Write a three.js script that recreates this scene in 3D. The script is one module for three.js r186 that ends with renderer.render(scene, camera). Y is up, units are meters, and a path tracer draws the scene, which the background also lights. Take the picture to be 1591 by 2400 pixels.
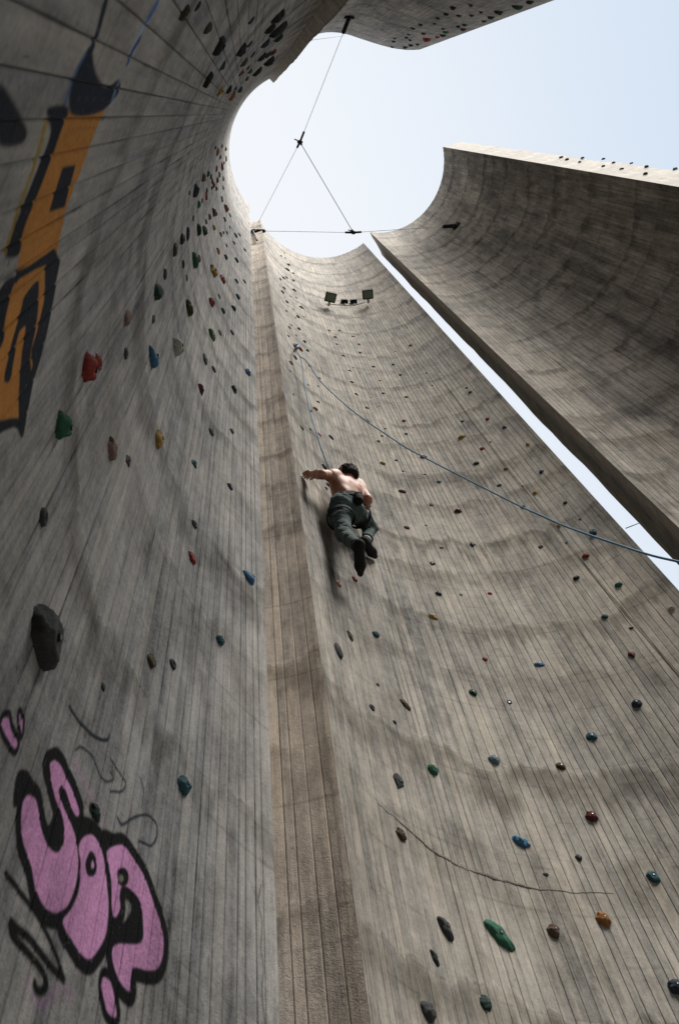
import * as THREE from 'three';
import { MarchingCubes } from 'three/addons/objects/MarchingCubes.js';
import { mergeGeometries, mergeVertices } from 'three/addons/utils/BufferGeometryUtils.js';

// ------------------------------------------------------------------ camera, sky, sun, exposure
const scene = new THREE.Scene();
const EXPOSURE = 3.3;
const renderer = new THREE.WebGLRenderer({ antialias: true });
renderer.toneMapping = THREE.LinearToneMapping;
renderer.toneMappingExposure = EXPOSURE;
renderer.shadowMap.enabled = true;
renderer.setSize(678, 1024);

// The photograph (1591 x 2400) was taken steeply upwards: F is the focal length in its pixels, VP where verticals meet (the zenith).
const F = 1867, VP = [577, 266], EYE = 1.3, RIM = 20;          // RIM: from the eye up to the rim of the walls, in drawing units of SCALE metres
const SCALE = 1.22;                                            // from the climber's size: a 1.7 m man
const V3 = (x, y, z) => new THREE.Vector3(x, y, z);
const upC = V3(VP[0] - 795.5, 1200 - VP[1], -F).normalize();
const e1 = V3(1, 0, 0).addScaledVector(upC, -upC.x).normalize(), e2 = V3().crossVectors(upC, e1);
const camera = new THREE.PerspectiveCamera(2 * Math.atan(1200 / F) * 180 / Math.PI, 678 / 1024, 0.05, 3000);
const camAxis = (k) => V3(e1.getComponent(k), upC.getComponent(k), -e2.getComponent(k));
camera.position.set(0, EYE, 0);
camera.quaternion.setFromRotationMatrix(new THREE.Matrix4().makeBasis(camAxis(0), camAxis(1), camAxis(2)));
camera.filmGauge = 24; camera.focus = 8; camera.userData.fStop = 6;
camera.updateMatrixWorld(true);

const clamp = (v, a = 0, b = 1) => Math.min(b, Math.max(a, v));
const smooth = (a, b, x) => { const t = clamp((x - a) / (b - a)); return t * t * (3 - 2 * t); };
const mix = (a, b, t) => a + (b - a) * t;
{
  const W = 512, H = 256, data = new Float32Array(W * H * 4);
  for (let j = 0; j < H; j++) for (let i = 0; i < W; i++) {
    const el = ((j + 0.5) / H - 0.5) * Math.PI, az = ((i + 0.5) / W - 0.5) * 2 * Math.PI;
    const x = Math.cos(el) * Math.cos(az), y = Math.sin(el), z = Math.cos(el) * Math.sin(az);
    const f = smooth(-0.05, 0.62, 0.95 * x + 0.3 * z) * smooth(0.02, 0.5, y);     // pale haze turning to light blue away from the sun's haze
    const k = (i + j * W) * 4, g = 1 / EXPOSURE;
    const c = [mix(0.9, 0.62, f), mix(0.93, 0.74, f), mix(0.98, 0.89, f)];
    for (let q = 0; q < 3; q++) data[k + q] = c[q] * g;
    data[k + 3] = 1;
  }
  const sky = new THREE.DataTexture(data, W, H, THREE.RGBAFormat, THREE.FloatType);
  sky.mapping = THREE.EquirectangularReflectionMapping; sky.magFilter = THREE.LinearFilter; sky.wrapS = THREE.RepeatWrapping; sky.needsUpdate = true;
  scene.background = sky; scene.environment = sky;
}
const sun = new THREE.DirectionalLight(new THREE.Color(1, 0.96, 0.9), 3.7);
{
  const el = 62 * Math.PI / 180, a = [0.74, -0.67];
  sun.position.set(a[0] * Math.cos(el) * 60, Math.sin(el) * 60, -a[1] * Math.cos(el) * 60);
  sun.target.position.set(2, 8, -1);
  sun.castShadow = true; sun.shadow.radius = 58; sun.shadow.mapSize.set(2048, 2048);
  Object.assign(sun.shadow.camera, { left: -16, right: 16, top: 16, bottom: -16, near: 1, far: 140 });
  scene.add(sun, sun.target);
}

// ------------------------------------------------------------------ helpers
const rng = (seed) => { let a = seed >>> 0; return () => { a = (a + 0x6D2B79F5) >>> 0; let t = a; t = Math.imul(t ^ (t >>> 15), t | 1); t ^= t + Math.imul(t ^ (t >>> 7), t | 61); return ((t ^ (t >>> 14)) >>> 0) / 4294967296; }; };
const names = {};
const numbered = (n) => { const k = names[n] = (names[n] ?? -1) + 1; return k ? `${n}_${String(k).padStart(3, '0')}` : n; };
const lin = (r, g, b) => new THREE.Color().setRGB(r, g, b);
const matte = (r, g, b, rough = 0.9) => new THREE.MeshPhysicalMaterial({ color: lin(r, g, b), roughness: rough, specularIntensity: 0.25 });
const mat = (r, g, b, rough = 0.9, extra = {}) => new THREE.MeshStandardMaterial({ color: lin(r, g, b), roughness: rough, ...extra });
function part(name, geo, m, parent) { const o = new THREE.Mesh(geo, m); o.name = name; o.castShadow = o.receiveShadow = true; parent.add(o); return o; }
function thing(name, label, category, group) {
  const o = new THREE.Group(); o.name = numbered(name); o.userData = { label, category }; if (group) o.userData.group = group; scene.add(o); return o;
}
// photograph pixel -> plan direction per metre of height above the eye (plan X = world x, plan Y = world -z)
function planDir(px, py) {
  const d = V3(px - 795.5, 1200 - py, -F), u = d.dot(upC);
  return [d.dot(e1) / u, d.dot(e2) / u];
}
const world = (X, Y, h) => V3(X, EYE + h, -Y);
const rayPoint = (px, py, dist) => { const q = planDir(px, py), h = dist / Math.hypot(q[0], q[1], 1); return world(q[0] * h, q[1] * h, h); };

// a plan curve: points, arc length, normals towards the inside
function makeCurve(pts, inside) {
  const s = [0]; for (let i = 1; i < pts.length; i++) s.push(s[i - 1] + Math.hypot(pts[i][0] - pts[i - 1][0], pts[i][1] - pts[i - 1][1]));
  const n = pts.map((p, i) => {
    const a = pts[Math.max(0, i - 1)], b = pts[Math.min(pts.length - 1, i + 1)], l = Math.hypot(b[0] - a[0], b[1] - a[1]);
    let nx = -(b[1] - a[1]) / l, ny = (b[0] - a[0]) / l;
    if (nx * (inside[0] - p[0]) + ny * (inside[1] - p[1]) < 0) { nx = -nx; ny = -ny; }
    return [nx, ny];
  });
  const L = s[s.length - 1];
  const at = (t, off = 0) => {
    t = clamp(t, 0, L); let lo = 0, hi = s.length - 1; while (hi - lo > 1) { const m = (lo + hi) >> 1; if (s[m] <= t) lo = m; else hi = m; }
    const f = (t - s[lo]) / (s[hi] - s[lo] || 1), N = [mix(n[lo][0], n[hi][0], f), mix(n[lo][1], n[hi][1], f)], l = Math.hypot(...N);
    return { p: [mix(pts[lo][0], pts[hi][0], f) + N[0] / l * off, mix(pts[lo][1], pts[hi][1], f) + N[1] / l * off], n: [N[0] / l, N[1] / l] };
  };
  // where the ray through a pixel meets the curve (moved inside by off): arc length, height over the eye, plan point
  const hit = (px, py, off = 0) => {
    const q = planDir(px, py); let best = null;
    for (let i = 1; i < pts.length; i++) {
      const a = [pts[i - 1][0] + n[i - 1][0] * off, pts[i - 1][1] + n[i - 1][1] * off], b = [pts[i][0] + n[i][0] * off, pts[i][1] + n[i][1] * off];
      const ex = b[0] - a[0], ey = b[1] - a[1], det = q[0] * -ey + q[1] * ex; if (Math.abs(det) < 1e-12) continue;
      const h = (a[0] * -ey + a[1] * ex) / det, u = (q[0] * a[1] - q[1] * a[0]) / det;
      const lo = i === 1 ? -60 : -1e-6, hi = i === pts.length - 1 ? 60 : 1 + 1e-6;
      if (h > 0.05 && u >= lo && u <= hi) { const miss = u < 0 || u > 1; if (!best || (best.miss && !miss) || (best.miss === miss && h < best.h)) best = { s: s[i - 1] + u * (s[i] - s[i - 1]), h, p: [q[0] * h, q[1] * h], n: n[i], miss }; }
    }
    return best;
  };
  return { pts, s, n, L, at, hit };
}
const arc = (c, r, a0, a1, k = 90) => Array.from({ length: k + 1 }, (_, i) => { const a = mix(a0, a1, i / k); return [c[0] + r * Math.cos(a), c[1] + r * Math.sin(a)]; });
const spline = (p, k = 60) => new THREE.CatmullRomCurve3(p.map(([x, y]) => V3(x, y, 0)), false, 'centripetal').getSpacedPoints(k).map((v) => [v.x, v.y]);
const DEG = Math.PI / 180;
const CURVE = {
  graffiti: makeCurve(arc([1.26, 0.84], 1.68, 139.6 * DEG, 244.8 * DEG), [1.26, 0.84]),
  climb: makeCurve(arc([1.68, 1.45], 1.68, 53.6 * DEG, 151.6 * DEG), [1.68, 1.45]),
  bare: makeCurve(arc([3.06, 1.08], 1.49, 99 * DEG, -15 * DEG), [3.06, 1.08]),
  shade: makeCurve(spline([[0.78, -0.82], [0.95, -1.18], [1.2, -1.4], [1.48, -1.5], [1.81, -1.57], [2.19, -1.55], [2.58, -1.45], [2.96, -1.35], [3.3, -1.28], [3.64, -1.25], [3.87, -1.26]]), [2.2, 1]),
  pillar: makeCurve(spline([[0.224, 2.244], [0.13, 2.272], [0.02, 2.292], [-0.1, 2.3], [-0.28, 2.294], [-0.45, 2.26]], 30), [-0.2, 1.5]),
};

// tileable noise tiles, sampled smoothly
function noiseTile(N, cells, octaves, seed) {
  const out = new Float32Array(N * N); let amp = 1, sum = 0;
  for (let o = 0; o < octaves; o++) {
    const c = cells << o, r = rng(seed + o * 77), g = Float32Array.from({ length: c * c }, () => r());
    for (let y = 0; y < N; y++) { const fy = y / N * c, y0 = Math.floor(fy), ty = smooth(0, 1, fy - y0); for (let x = 0; x < N; x++) {
      const fx = x / N * c, x0 = Math.floor(fx), tx = smooth(0, 1, fx - x0), xa = x0 % c, xb = (x0 + 1) % c, ya = (y0 % c) * c, yb = ((y0 + 1) % c) * c;
      out[y * N + x] += amp * mix(mix(g[ya + xa], g[ya + xb], tx), mix(g[yb + xa], g[yb + xb], tx), ty);
    } }
    sum += amp; amp *= 0.55;
  }
  let mean = 0; for (let i = 0; i < out.length; i++) { out[i] /= sum; mean += out[i]; } mean /= out.length;
  let sd = 0; for (let i = 0; i < out.length; i++) { out[i] -= mean; sd += out[i] * out[i]; } sd = Math.sqrt(sd / out.length);
  for (let i = 0; i < out.length; i++) out[i] /= sd;              // mean 0, deviation 1
  return out;
}
const TN = 512, T1 = noiseTile(TN, 8, 5, 11), T2 = noiseTile(TN, 16, 4, 23), T3 = noiseTile(TN, 128, 2, 37);
function tap(T, x, y) {
  x = (x - Math.floor(x)) * TN; y = (y - Math.floor(y)) * TN;
  const x0 = x | 0, y0 = y | 0, fx = x - x0, fy = y - y0, x1 = (x0 + 1) & (TN - 1), y1 = (y0 + 1) & (TN - 1), a = (y0 & (TN - 1)) * TN, b = y1 * TN, xa = x0 & (TN - 1);
  return (T[a + xa] * (1 - fx) + T[a + x1] * fx) * (1 - fy) + (T[b + xa] * (1 - fx) + T[b + x1] * fx) * fy;
}
const toS = new Uint8Array(4097); for (let i = 0; i <= 4096; i++) { const v = i / 4096; toS[i] = Math.round(255 * (v <= 0.0031308 ? v * 12.92 : 1.055 * Math.pow(v, 1 / 2.4) - 0.055)); }
const enc = (v) => toS[v <= 0 ? 0 : v >= 1 ? 4096 : (v * 4096) | 0];

// fine relief of cast concrete: sandy grain with faint upright wood marks
const bumpTile = (() => {
  const N = 512, d = new Uint8Array(N * N * 4);
  for (let y = 0; y < N; y++) for (let x = 0; x < N; x++) {
    let v = 0.55 + 0.07 * tap(T3, x / N, y / N) + 0.06 * tap(T2, x / N * 2, y / N * 0.25) + 0.05 * tap(T1, x / N * 2, y / N * 2);
    if (tap(T3, x / N + 0.37, y / N + 0.11) > 2.55) v -= 0.45;
    const k = (y * N + x) * 4; d[k] = d[k + 1] = d[k + 2] = 255 * clamp(v); d[k + 3] = 255;
  }
  const t = new THREE.DataTexture(d, N, N); t.wrapS = t.wrapT = THREE.RepeatWrapping; t.magFilter = THREE.LinearFilter; t.needsUpdate = true; return t;
})();
const bumpFor = (w, h) => { const t = bumpTile.clone(); t.repeat.set(w / 0.45, h / 0.45); t.needsUpdate = true; return t; };

// heights over the eye where one pour of concrete ended and the next began
const LIFTS = []; { const r = rng(5); for (let h = -1.0, k = 0; h < 21; k++) { LIFTS.push([h, k % 2 ? 0.3 + 0.4 * r() : 0.75 + 0.3 * r(), r()]); h += [0.8, 0.6, 0.7, 0.55, 0.75, 0.62][k % 6] * (0.9 + 0.2 * r()); } }

// ------------------------------------------------------------------ ground
{
  const N = 256, d = new Uint8Array(N * N * 4);
  for (let y = 0; y < N; y++) for (let x = 0; x < N; x++) { const v = 0.16 * (1 + 0.12 * tap(T1, x / N, y / N) + 0.1 * tap(T3, x / N, y / N)), k = (y * N + x) * 4; d[k] = enc(v * 1.05); d[k + 1] = enc(v); d[k + 2] = enc(v * 0.9); d[k + 3] = 255; }
  const t = new THREE.DataTexture(d, N, N); t.colorSpace = THREE.SRGBColorSpace; t.wrapS = t.wrapT = THREE.RepeatWrapping; t.repeat.set(300, 300); t.magFilter = THREE.LinearFilter; t.needsUpdate = true;
  const g = new THREE.Mesh(new THREE.PlaneGeometry(1200, 1200).rotateX(-Math.PI / 2), new THREE.MeshStandardMaterial({ map: t, roughness: 1 }));
  g.name = 'ground'; g.receiveShadow = true; g.userData = { kind: 'structure', label: 'bare gravelly ground under the concrete walls', category: 'ground' }; scene.add(g);
}

// ------------------------------------------------------------------ paint and cracks on the near wall (positions read off the photograph, laid out in metres along and up the wall)
function paintLayer(curve, h0, h1, W, H) {
  const cv = document.createElement('canvas'); cv.width = W; cv.height = H; const c = cv.getContext('2d');
  const XY = ([x, y]) => { const k = curve.hit(x, y); return [k.s / curve.L * W, H - (k.h - h0) / (h1 - h0) * H]; };
  const from = (ox, oy, sc) => ([x, y]) => [ox + x * sc, oy + y * sc];
  const dense = (p, closed) => { const o = []; const n = p.length; for (let i = 0; i < (closed ? n : n - 1); i++) { const a = p[i], b = p[(i + 1) % n]; for (let k = 0; k < 6; k++) o.push([mix(a[0], b[0], k / 6), mix(a[1], b[1], k / 6)]); } if (!closed) o.push(p[n - 1]); return o; };
  const round = (p, closed) => new THREE.CatmullRomCurve3(p.map(([x, y]) => V3(x, y, 0)), closed, 'centripetal').getPoints(p.length * 7).map((v) => [v.x, v.y]);
  const poly = (z, pts, colour, soft = true, line = 0, lineColour) => {
    const q = (soft ? round(pts, true) : dense(pts, true)).map(z).map(XY);
    c.beginPath(); q.forEach(([x, y], i) => (i ? c.lineTo(x, y) : c.moveTo(x, y))); c.closePath();
    if (line) { c.lineJoin = 'round'; c.lineWidth = line; c.strokeStyle = lineColour; c.stroke(); }
    if (colour) { c.fillStyle = colour; c.fill(); }
  };
  const stroke = (z, pts, width, colour) => { const q = round(pts, false).map(z).map(XY); c.lineCap = c.lineJoin = 'round'; c.lineWidth = width; c.strokeStyle = colour; c.beginPath(); q.forEach(([x, y], i) => (i ? c.lineTo(x, y) : c.moveTo(x, y))); c.stroke(); };
  const K = '#08090c', PINK = '#bd88b2', OR = '#a06c30', NAVY = '#10151f', TEAL = '#1e262f';
  const z7 = from(0, 1600, 0.4464), z4 = from(0, 500, 0.4464), z1 = from(0, 0, 0.5102);
  const mm = W / (curve.L * 1000);
  // pink letters
  const S = [[125, 620], [150, 588], [185, 605], [205, 680], [225, 780], [265, 870], [300, 890], [335, 840], [335, 740], [320, 680], [290, 600], [265, 470], [265, 420], [290, 405], [320, 430], [350, 500], [395, 600], [418, 690], [405, 705], [370, 640], [345, 570], [325, 540], [312, 565], [330, 640], [375, 740], [395, 800], [412, 900], [412, 980], [395, 1080], [350, 1180], [290, 1212], [235, 1180], [190, 1090], [165, 960], [125, 850], [112, 740]];
  const O = [[440, 810], [480, 795], [520, 840], [545, 910], [562, 1050], [572, 1180], [555, 1330], [520, 1400], [470, 1455], [420, 1420], [375, 1350], [345, 1300], [330, 1250], [380, 1180], [415, 1080], [425, 950], [415, 860]];
  const R = [[565, 880], [640, 850], [700, 920], [760, 1020], [800, 1130], [840, 1250], [860, 1350], [850, 1460], [820, 1510], [770, 1512], [702, 1500], [688, 1560], [685, 1625], [650, 1600], [600, 1500], [590, 1400], [610, 1372], [740, 1362], [750, 1250], [735, 1150], [690, 1090], [645, 1070], [630, 1110], [632, 1190], [605, 1235], [590, 1200], [585, 1050], [570, 950]];
  stroke(z7, [[400, 430], [440, 520], [490, 610], [545, 745]], 22 * mm, 'rgba(190,140,180,0.16)');
  stroke(z7, [[150, 1560], [230, 1680], [330, 1590], [370, 1640]], 22 * mm, 'rgba(170,110,175,0.16)');
  for (const p of [S, O, R]) poly(z7, p, null, true, 40 * mm, K);
  poly(z7, [[75, 660], [85, 500], [110, 455], [145, 460], [180, 520], [212, 610], [195, 640], [150, 580], [118, 620]], K);
  poly(z7, [[225, 470], [240, 370], [265, 345], [300, 370], [335, 440], [290, 400], [262, 425], [265, 500], [300, 640], [332, 720], [337, 820], [300, 885], [240, 840], [225, 760], [262, 740], [278, 690], [255, 590]], K);
  poly(z7, [[395, 720], [440, 700], [490, 720], [540, 790], [500, 800], [440, 800], [410, 830]], K);
  poly(z7, [[545, 770], [600, 790], [655, 835], [600, 862], [560, 870], [535, 820]], K);
  poly(z7, [[590, 1270], [650, 1255], [690, 1190], [680, 1120], [735, 1150], [752, 1260], [742, 1355], [610, 1368], [575, 1450], [560, 1360]], K);
  for (const p of [S, O, R]) poly(z7, p, PINK);
  poly(z7, [[480, 885], [510, 950], [495, 1012], [465, 1012], [450, 950]], K);
  poly(z7, [[487, 930], [497, 965], [485, 980], [478, 960]], PINK);
  poly(z7, [[620, 985], [655, 975], [675, 1010], [665, 1060], [635, 1065]], K);
  poly(z7, [[625, 1005], [645, 1010], [650, 1040], [632, 1050]], '#6e6a63');
  poly(z7, [[545, 1545], [575, 1560], [600, 1640], [610, 1760], [570, 1740], [545, 1660], [535, 1590]], PINK, true, 26 * mm, K);
  poly(z7, [[15, 190], [45, 180], [60, 240], [95, 320], [80, 350], [45, 300], [15, 240]], PINK, true, 20 * mm, K);
  poly(z7, [[103, 160], [120, 190], [116, 270], [106, 220]], PINK, true, 18 * mm, K);
  stroke(z7, [[30, 1000], [100, 1090], [200, 1230], [300, 1440], [335, 1555]], 9 * mm, K);
  stroke(z7, [[335, 1560], [260, 1480], [150, 1340], [90, 1290], [60, 1260], [65, 1320], [130, 1400], [220, 1510], [245, 1600], [200, 1620], [182, 1580]], 11.5 * mm, K);
  stroke(z7, [[480, 660], [500, 690], [515, 710]], 20 * mm, '#12140f');
  // marker tags
  const tag = (p, w = 5) => stroke(z7, p, w * mm, TEAL);
  tag([[365, 125], [430, 220], [510, 290], [565, 300], [577, 275]], 8); tag([[398, 355], [420, 338], [480, 380], [530, 490], [560, 520], [598, 505], [580, 470]], 5);
  tag([[580, 400], [640, 490], [662, 530], [640, 570], [580, 570]], 5); tag([[737, 500], [755, 560], [745, 660]], 4); tag([[618, 710], [640, 745], [700, 710], [770, 695], [820, 740], [822, 810], [795, 855], [730, 830]], 6);
  // orange and black letters, blue and dark strokes higher up
  poly(z1, [[0, 380], [80, 500], [128, 610], [100, 660], [0, 665]], '#23262b');
  poly(z4, [[-60, 1130], [-60, 700], [10, 560], [60, 390], [90, 300], [110, 150], [150, 0], [215, -180], [330, -530], [400, -540], [545, -560], [490, -400], [430, -230], [345, 0], [300, 220], [285, 330], [250, 560], [190, 820], [150, 980], [110, 1095]], OR);
  poly(z4, [[75, 350], [90, 305], [150, 280], [285, 185], [312, 235], [260, 262], [190, 290], [100, 345], [85, 370]], NAVY, false);
  poly(z4, [[250, 258], [312, 228], [300, 350], [262, 560], [215, 760], [180, 880], [148, 1040], [118, 1178], [98, 1090], [115, 1000], [140, 900], [172, 800], [165, 720], [190, 640], [235, 440]], NAVY);
  poly(z4, [[130, 440], [200, 355], [205, 420], [190, 600], [160, 740], [165, 860], [140, 960], [105, 1080], [103, 900], [115, 740], [135, 590], [105, 620], [75, 760], [45, 885], [25, 880], [50, 740], [85, 600], [115, 500]], NAVY);
  poly(z4, [[-40, 500], [35, 350], [82, 330], [60, 420], [30, 560], [15, 680], [-40, 760]], NAVY);
  poly(z4, [[-60, 1130], [100, 1078], [128, 1120], [112, 1178], [85, 1125], [-60, 1180]], NAVY);
  poly(z1, [[290, 770], [348, 760], [300, 950], [230, 972]], NAVY, false);
  poly(z1, [[215, 500], [310, 490], [268, 640], [180, 880], [110, 1060], [80, 1176], [26, 1176], [95, 980], [180, 760], [235, 600]], NAVY);
  stroke(z1, [[215, 560], [160, 760], [100, 930], [30, 1150]], 12 * mm, '#8a7434');
  poly(z1, [[330, 520], [318, 450], [365, 310], [420, 210], [440, 330], [490, 400], [548, 365], [552, 410], [520, 460], [480, 500], [400, 528]], '#141a28');
  stroke(z1, [[425, 230], [455, 130], [490, 0]], 14 * mm, '#1a2130'); stroke(z1, [[300, 470], [350, 330], [395, 250]], 9 * mm, '#3c5878');
  stroke(z1, [[600, 275], [625, 200], [670, 110], [735, 0]], 26 * mm, 'rgba(140,160,185,0.75)'); stroke(z1, [[592, 285], [612, 230], [640, 185]], 14 * mm, '#2c4468'); stroke(z1, [[545, 380], [520, 450]], 16 * mm, 'rgba(110,140,175,0.7)');
  stroke(z1, [[690, 70], [715, 30]], 24 * mm, 'rgba(60,90,140,0.8)');
  // crack beside the pillar
  stroke(z7, [[1372, 1060], [1355, 1160], [1376, 1250], [1370, 1400], [1386, 1500], [1375, 1600], [1392, 1792]], 3.2 * mm, 'rgba(20,18,16,0.85)');
  const soft = document.createElement('canvas'); soft.width = W; soft.height = H; const sc = soft.getContext('2d'); sc.filter = `blur(${(1.6 * mm).toFixed(2)}px)`; sc.drawImage(cv, 0, 0);
  return sc.getImageData(0, 0, W, H).data;
}

// ------------------------------------------------------------------ concrete walls cast against upright boards
const toLinear = Float32Array.from({ length: 256 }, (_, i) => { const v = i / 255; return v <= 0.04045 ? v / 12.92 : Math.pow((v + 0.055) / 1.055, 2.4); });
const coreMaterial = (() => {
  const N = 512, d = new Uint8Array(N * N * 4);
  for (let y = 0; y < N; y++) for (let x = 0; x < N; x++) {
    const st = tap(T2, x / N * 3, y / N * 0.3);
    let v = 1 + 0.1 * tap(T1, x / N, y / N) + 0.07 * st + 0.06 * tap(T3, x / N, y / N); if ((x % 52) < 3) v *= 0.66;
    const k = (y * N + x) * 4; d[k] = enc(0.262 * v); d[k + 1] = enc(0.238 * v); d[k + 2] = enc(0.206 * v); d[k + 3] = 255;
  }
  const t = new THREE.DataTexture(d, N, N); t.colorSpace = THREE.SRGBColorSpace; t.wrapS = t.wrapT = THREE.RepeatWrapping; t.magFilter = THREE.LinearFilter; t.needsUpdate = true;
  const b = bumpTile.clone(); b.needsUpdate = true;
  return new THREE.MeshStandardMaterial({ map: t, bumpMap: b, bumpScale: 0.003, roughness: 0.95 });
})();

function castWall(key, label, o) {
  const curve = CURVE[key], root = thing(o.name || 'concrete_wall', label, o.name ? 'pillar' : 'wall'), r = rng(o.seed);
  root.userData.kind = 'thing';
  const top = RIM + EYE - 0.024;
  // solid body behind the board-marked face
  const back = [];
  for (let i = 0; i <= 60; i++) { const q = curve.at(curve.L * (i / 60), -0.0045); back.push(q.p); }
  const outline = [...back, ...(o.endTail || []), ...Array.from({ length: 41 }, (_, i) => curve.at(curve.L * mix(1, o.outerFrom || 0, i / 40), -o.thick).p), ...(o.endHead || [])];
  {
    const M = 70, n = outline.length, pos = [], uv = [], idx = []; let run = [0];
    for (let i = 1; i <= n; i++) { const a = outline[i - 1], b = outline[i % n]; run.push(run[i - 1] + Math.hypot(b[0] - a[0], b[1] - a[1])); }
    for (let j = 0; j <= M; j++) for (let i = 0; i <= n; i++) {
      const p = outline[i % n], y = top * j / M, rough = i > 60 && i < n ? 0.007 * smooth(0, 3, top - y) : 0;
      pos.push(p[0] + rough * tap(T1, run[i] * 0.3, y * 0.13), y, -(p[1] + rough * tap(T1, run[i] * 0.3 + 0.5, y * 0.13))); uv.push(run[i] / 1.0, y / 1.0);
    }
    for (let j = 0; j < M; j++) for (let i = 0; i < n; i++) { const a = j * (n + 1) + i, b = a + 1, c = a + n + 1, d = c + 1; idx.push(a, b, d, a, d, c); }
    const g = new THREE.BufferGeometry(); g.setAttribute('position', new THREE.Float32BufferAttribute(pos, 3)); g.setAttribute('uv', new THREE.Float32BufferAttribute(uv, 2)); g.setIndex(idx);
    const cp = [], cu = [], oc = Array.from({ length: 61 }, (_, i) => curve.at(curve.L * mix(o.outerFrom || 0, 1, i / 60), -o.thick).p);
    for (let i = 0; i < 60; i++) for (const q of [back[i], back[i + 1], oc[i + 1], back[i], oc[i + 1], oc[i]]) { cp.push(q[0], top, -q[1]); cu.push(q[0], q[1]); }
    const cap = new THREE.BufferGeometry(); cap.setAttribute('position', new THREE.Float32BufferAttribute(cp, 3)); cap.setAttribute('uv', new THREE.Float32BufferAttribute(cu, 2)); cap.computeVertexNormals();
    const gg = g.toNonIndexed(); gg.computeVertexNormals(); const cc = cap;
    part('wall_body', mergeGeometries([gg, cc]), coreMaterial, root);
  }
  // boards
  const edges = [0]; while (edges[edges.length - 1] < curve.L - 0.03) edges.push(Math.min(curve.L, edges[edges.length - 1] + o.board[0] + o.board[1] * r())); edges[edges.length - 1] = curve.L;
  const nb = edges.length - 1, tone = [], joint = [];
  for (let b = 0; b <= nb; b++) { tone.push(LIFTS.map(() => r() * 2 - 1)); joint.push(LIFTS.map((_, k) => clamp(0.12 + 0.35 * r() + 0.7 * Math.pow(r(), 5)))); }
  const boardTone = tone.map(() => r() * 2 - 1);
  const lookup = new Int16Array(4001); for (let i = 0, b = 0; i <= 4000; i++) { while (b < nb - 1 && i / 4000 * curve.L > edges[b + 1]) b++; lookup[i] = b; }
  const mats = o.bands.map(([h0, h1, W, H], bi) => {
    const d = new Uint8Array(W * H * 4), paint = o.paint && bi === 0 ? paintLayer(curve, h0, h1, W, H) : null, sd = o.seed * 0.173;
    for (let j = 0; j < H; j++) {
      const h = h0 + (j + 0.5) / H * (h1 - h0); let li = 0; while (li < LIFTS.length - 1 && LIFTS[li + 1][0] <= h) li++;
      for (let i = 0; i < W; i++) {
        const s = (i + 0.5) / W * curve.L, b = lookup[(s / curve.L * 4000) | 0];
        const big = tap(T1, s * 0.21 + sd, h * 0.1 + sd), mid = tap(T1, s * 0.9 + sd, h * 0.33), fine = tap(T3, s * 1.7, h * 1.3 + sd), grain = tap(T2, s * 2.3 + sd, h * 0.12 + b * 0.31), grain2 = tap(T3, s * 0.9 + b * 0.13, h * 0.05);
        let v = 1 + 0.035 * boardTone[b] + 0.085 * tone[b][li] + 0.1 * big + 0.075 * mid + 0.075 * grain + 0.06 * grain2 + 0.065 * fine + 0.06 * tap(T2, s * 1.3 + sd, h * 0.9) + 0.04 * tap(T3, s * 0.5, h * 0.35), warm = 0.3 * big + 0.3 * grain + 0.5 * tone[b][li];
        if (grain2 > 1.3) v *= 1 - 0.13 * smooth(1.3, 2, grain2);
        // dirt in the board joints, stronger on some boards and pours than on others
        const dl = s - edges[b], dr = edges[b + 1] - s, e = dl < dr ? dl : dr, jb = dl < dr ? b : b + 1, wig = 0.0008 * tap(T2, h * 0.9, jb * 0.37);
        const js = joint[jb][li] * clamp(0.6 + 0.5 * tap(T2, jb * 0.173, h * 0.21), 0.05, 1.5), ed = Math.abs(e + wig);
        v *= 1 - (o.dirt || 0.5) * js * clamp(1 - ed / 0.0032) - 0.13 * js * clamp(1 - ed / 0.009);
        // dark water stains hanging from each pour joint and the joint itself
        for (let k = Math.max(0, li); k <= Math.min(LIFTS.length - 1, li + 1); k++) {
          const L = LIFTS[k], edge = L[0] + 0.035 * tap(T1, s * 0.5 + k * 0.3, k * 0.21) + 0.012 * tap(T2, s * 1.5, k * 0.4), x = edge - h;
          const reach = 0.1 + 0.2 * L[2] + 0.05 * tap(T1, s * 0.3 + k * 0.17, k * 0.37 + sd) + 0.045 * tap(T2, s * 1.6, k * 0.1);
          if (x > -0.03 && x < 0.9) { const m = o.stain * L[1] * smooth(-0.02, 0.04, x) * smooth(reach + 0.09, reach - 0.06, x) * clamp(0.85 + 0.25 * tap(T2, s * 0.5, h * 0.5), 0.3, 1.1); v *= 1 - 0.46 * m; warm += 0.8 * m; }
          v *= 1 - 0.3 * L[1] * clamp(1 - Math.abs(x) / 0.008) * clamp(0.5 + 0.5 * tap(T2, s * 0.7, k * 0.7)); if (x < 0 && x > -0.02) v *= 1.06;
        }
        const third = (h - LIFTS[li][0]) / 0.23, q = Math.abs(third - Math.round(third)) * 0.23; v *= 1 - 0.26 * clamp(1 - q / 0.011) * clamp(0.45 + 0.6 * tap(T1, s * 0.6, Math.round(third) * 0.23 + li));
        if (o.streakShade) { const st = 0.6 * tap(T2, s * 0.8 + 0.3, h * 0.05) + 0.8 * tap(T1, s * 0.4, h * 0.09 + 0.2) + 2.4 * (s / curve.L - 0.6); v *= 1 - 0.36 * smooth(-0.7, 1.1, st); }   // black rain streaks plus painted shade, deepening towards the far end
        // air holes, sandy patches
        const pit = tap(T3, s * 0.83 + 0.31, h * 0.67 + sd); if (pit > 2.3) v *= 0.58; else if (pit < -2.9) v *= 1.18;
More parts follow.
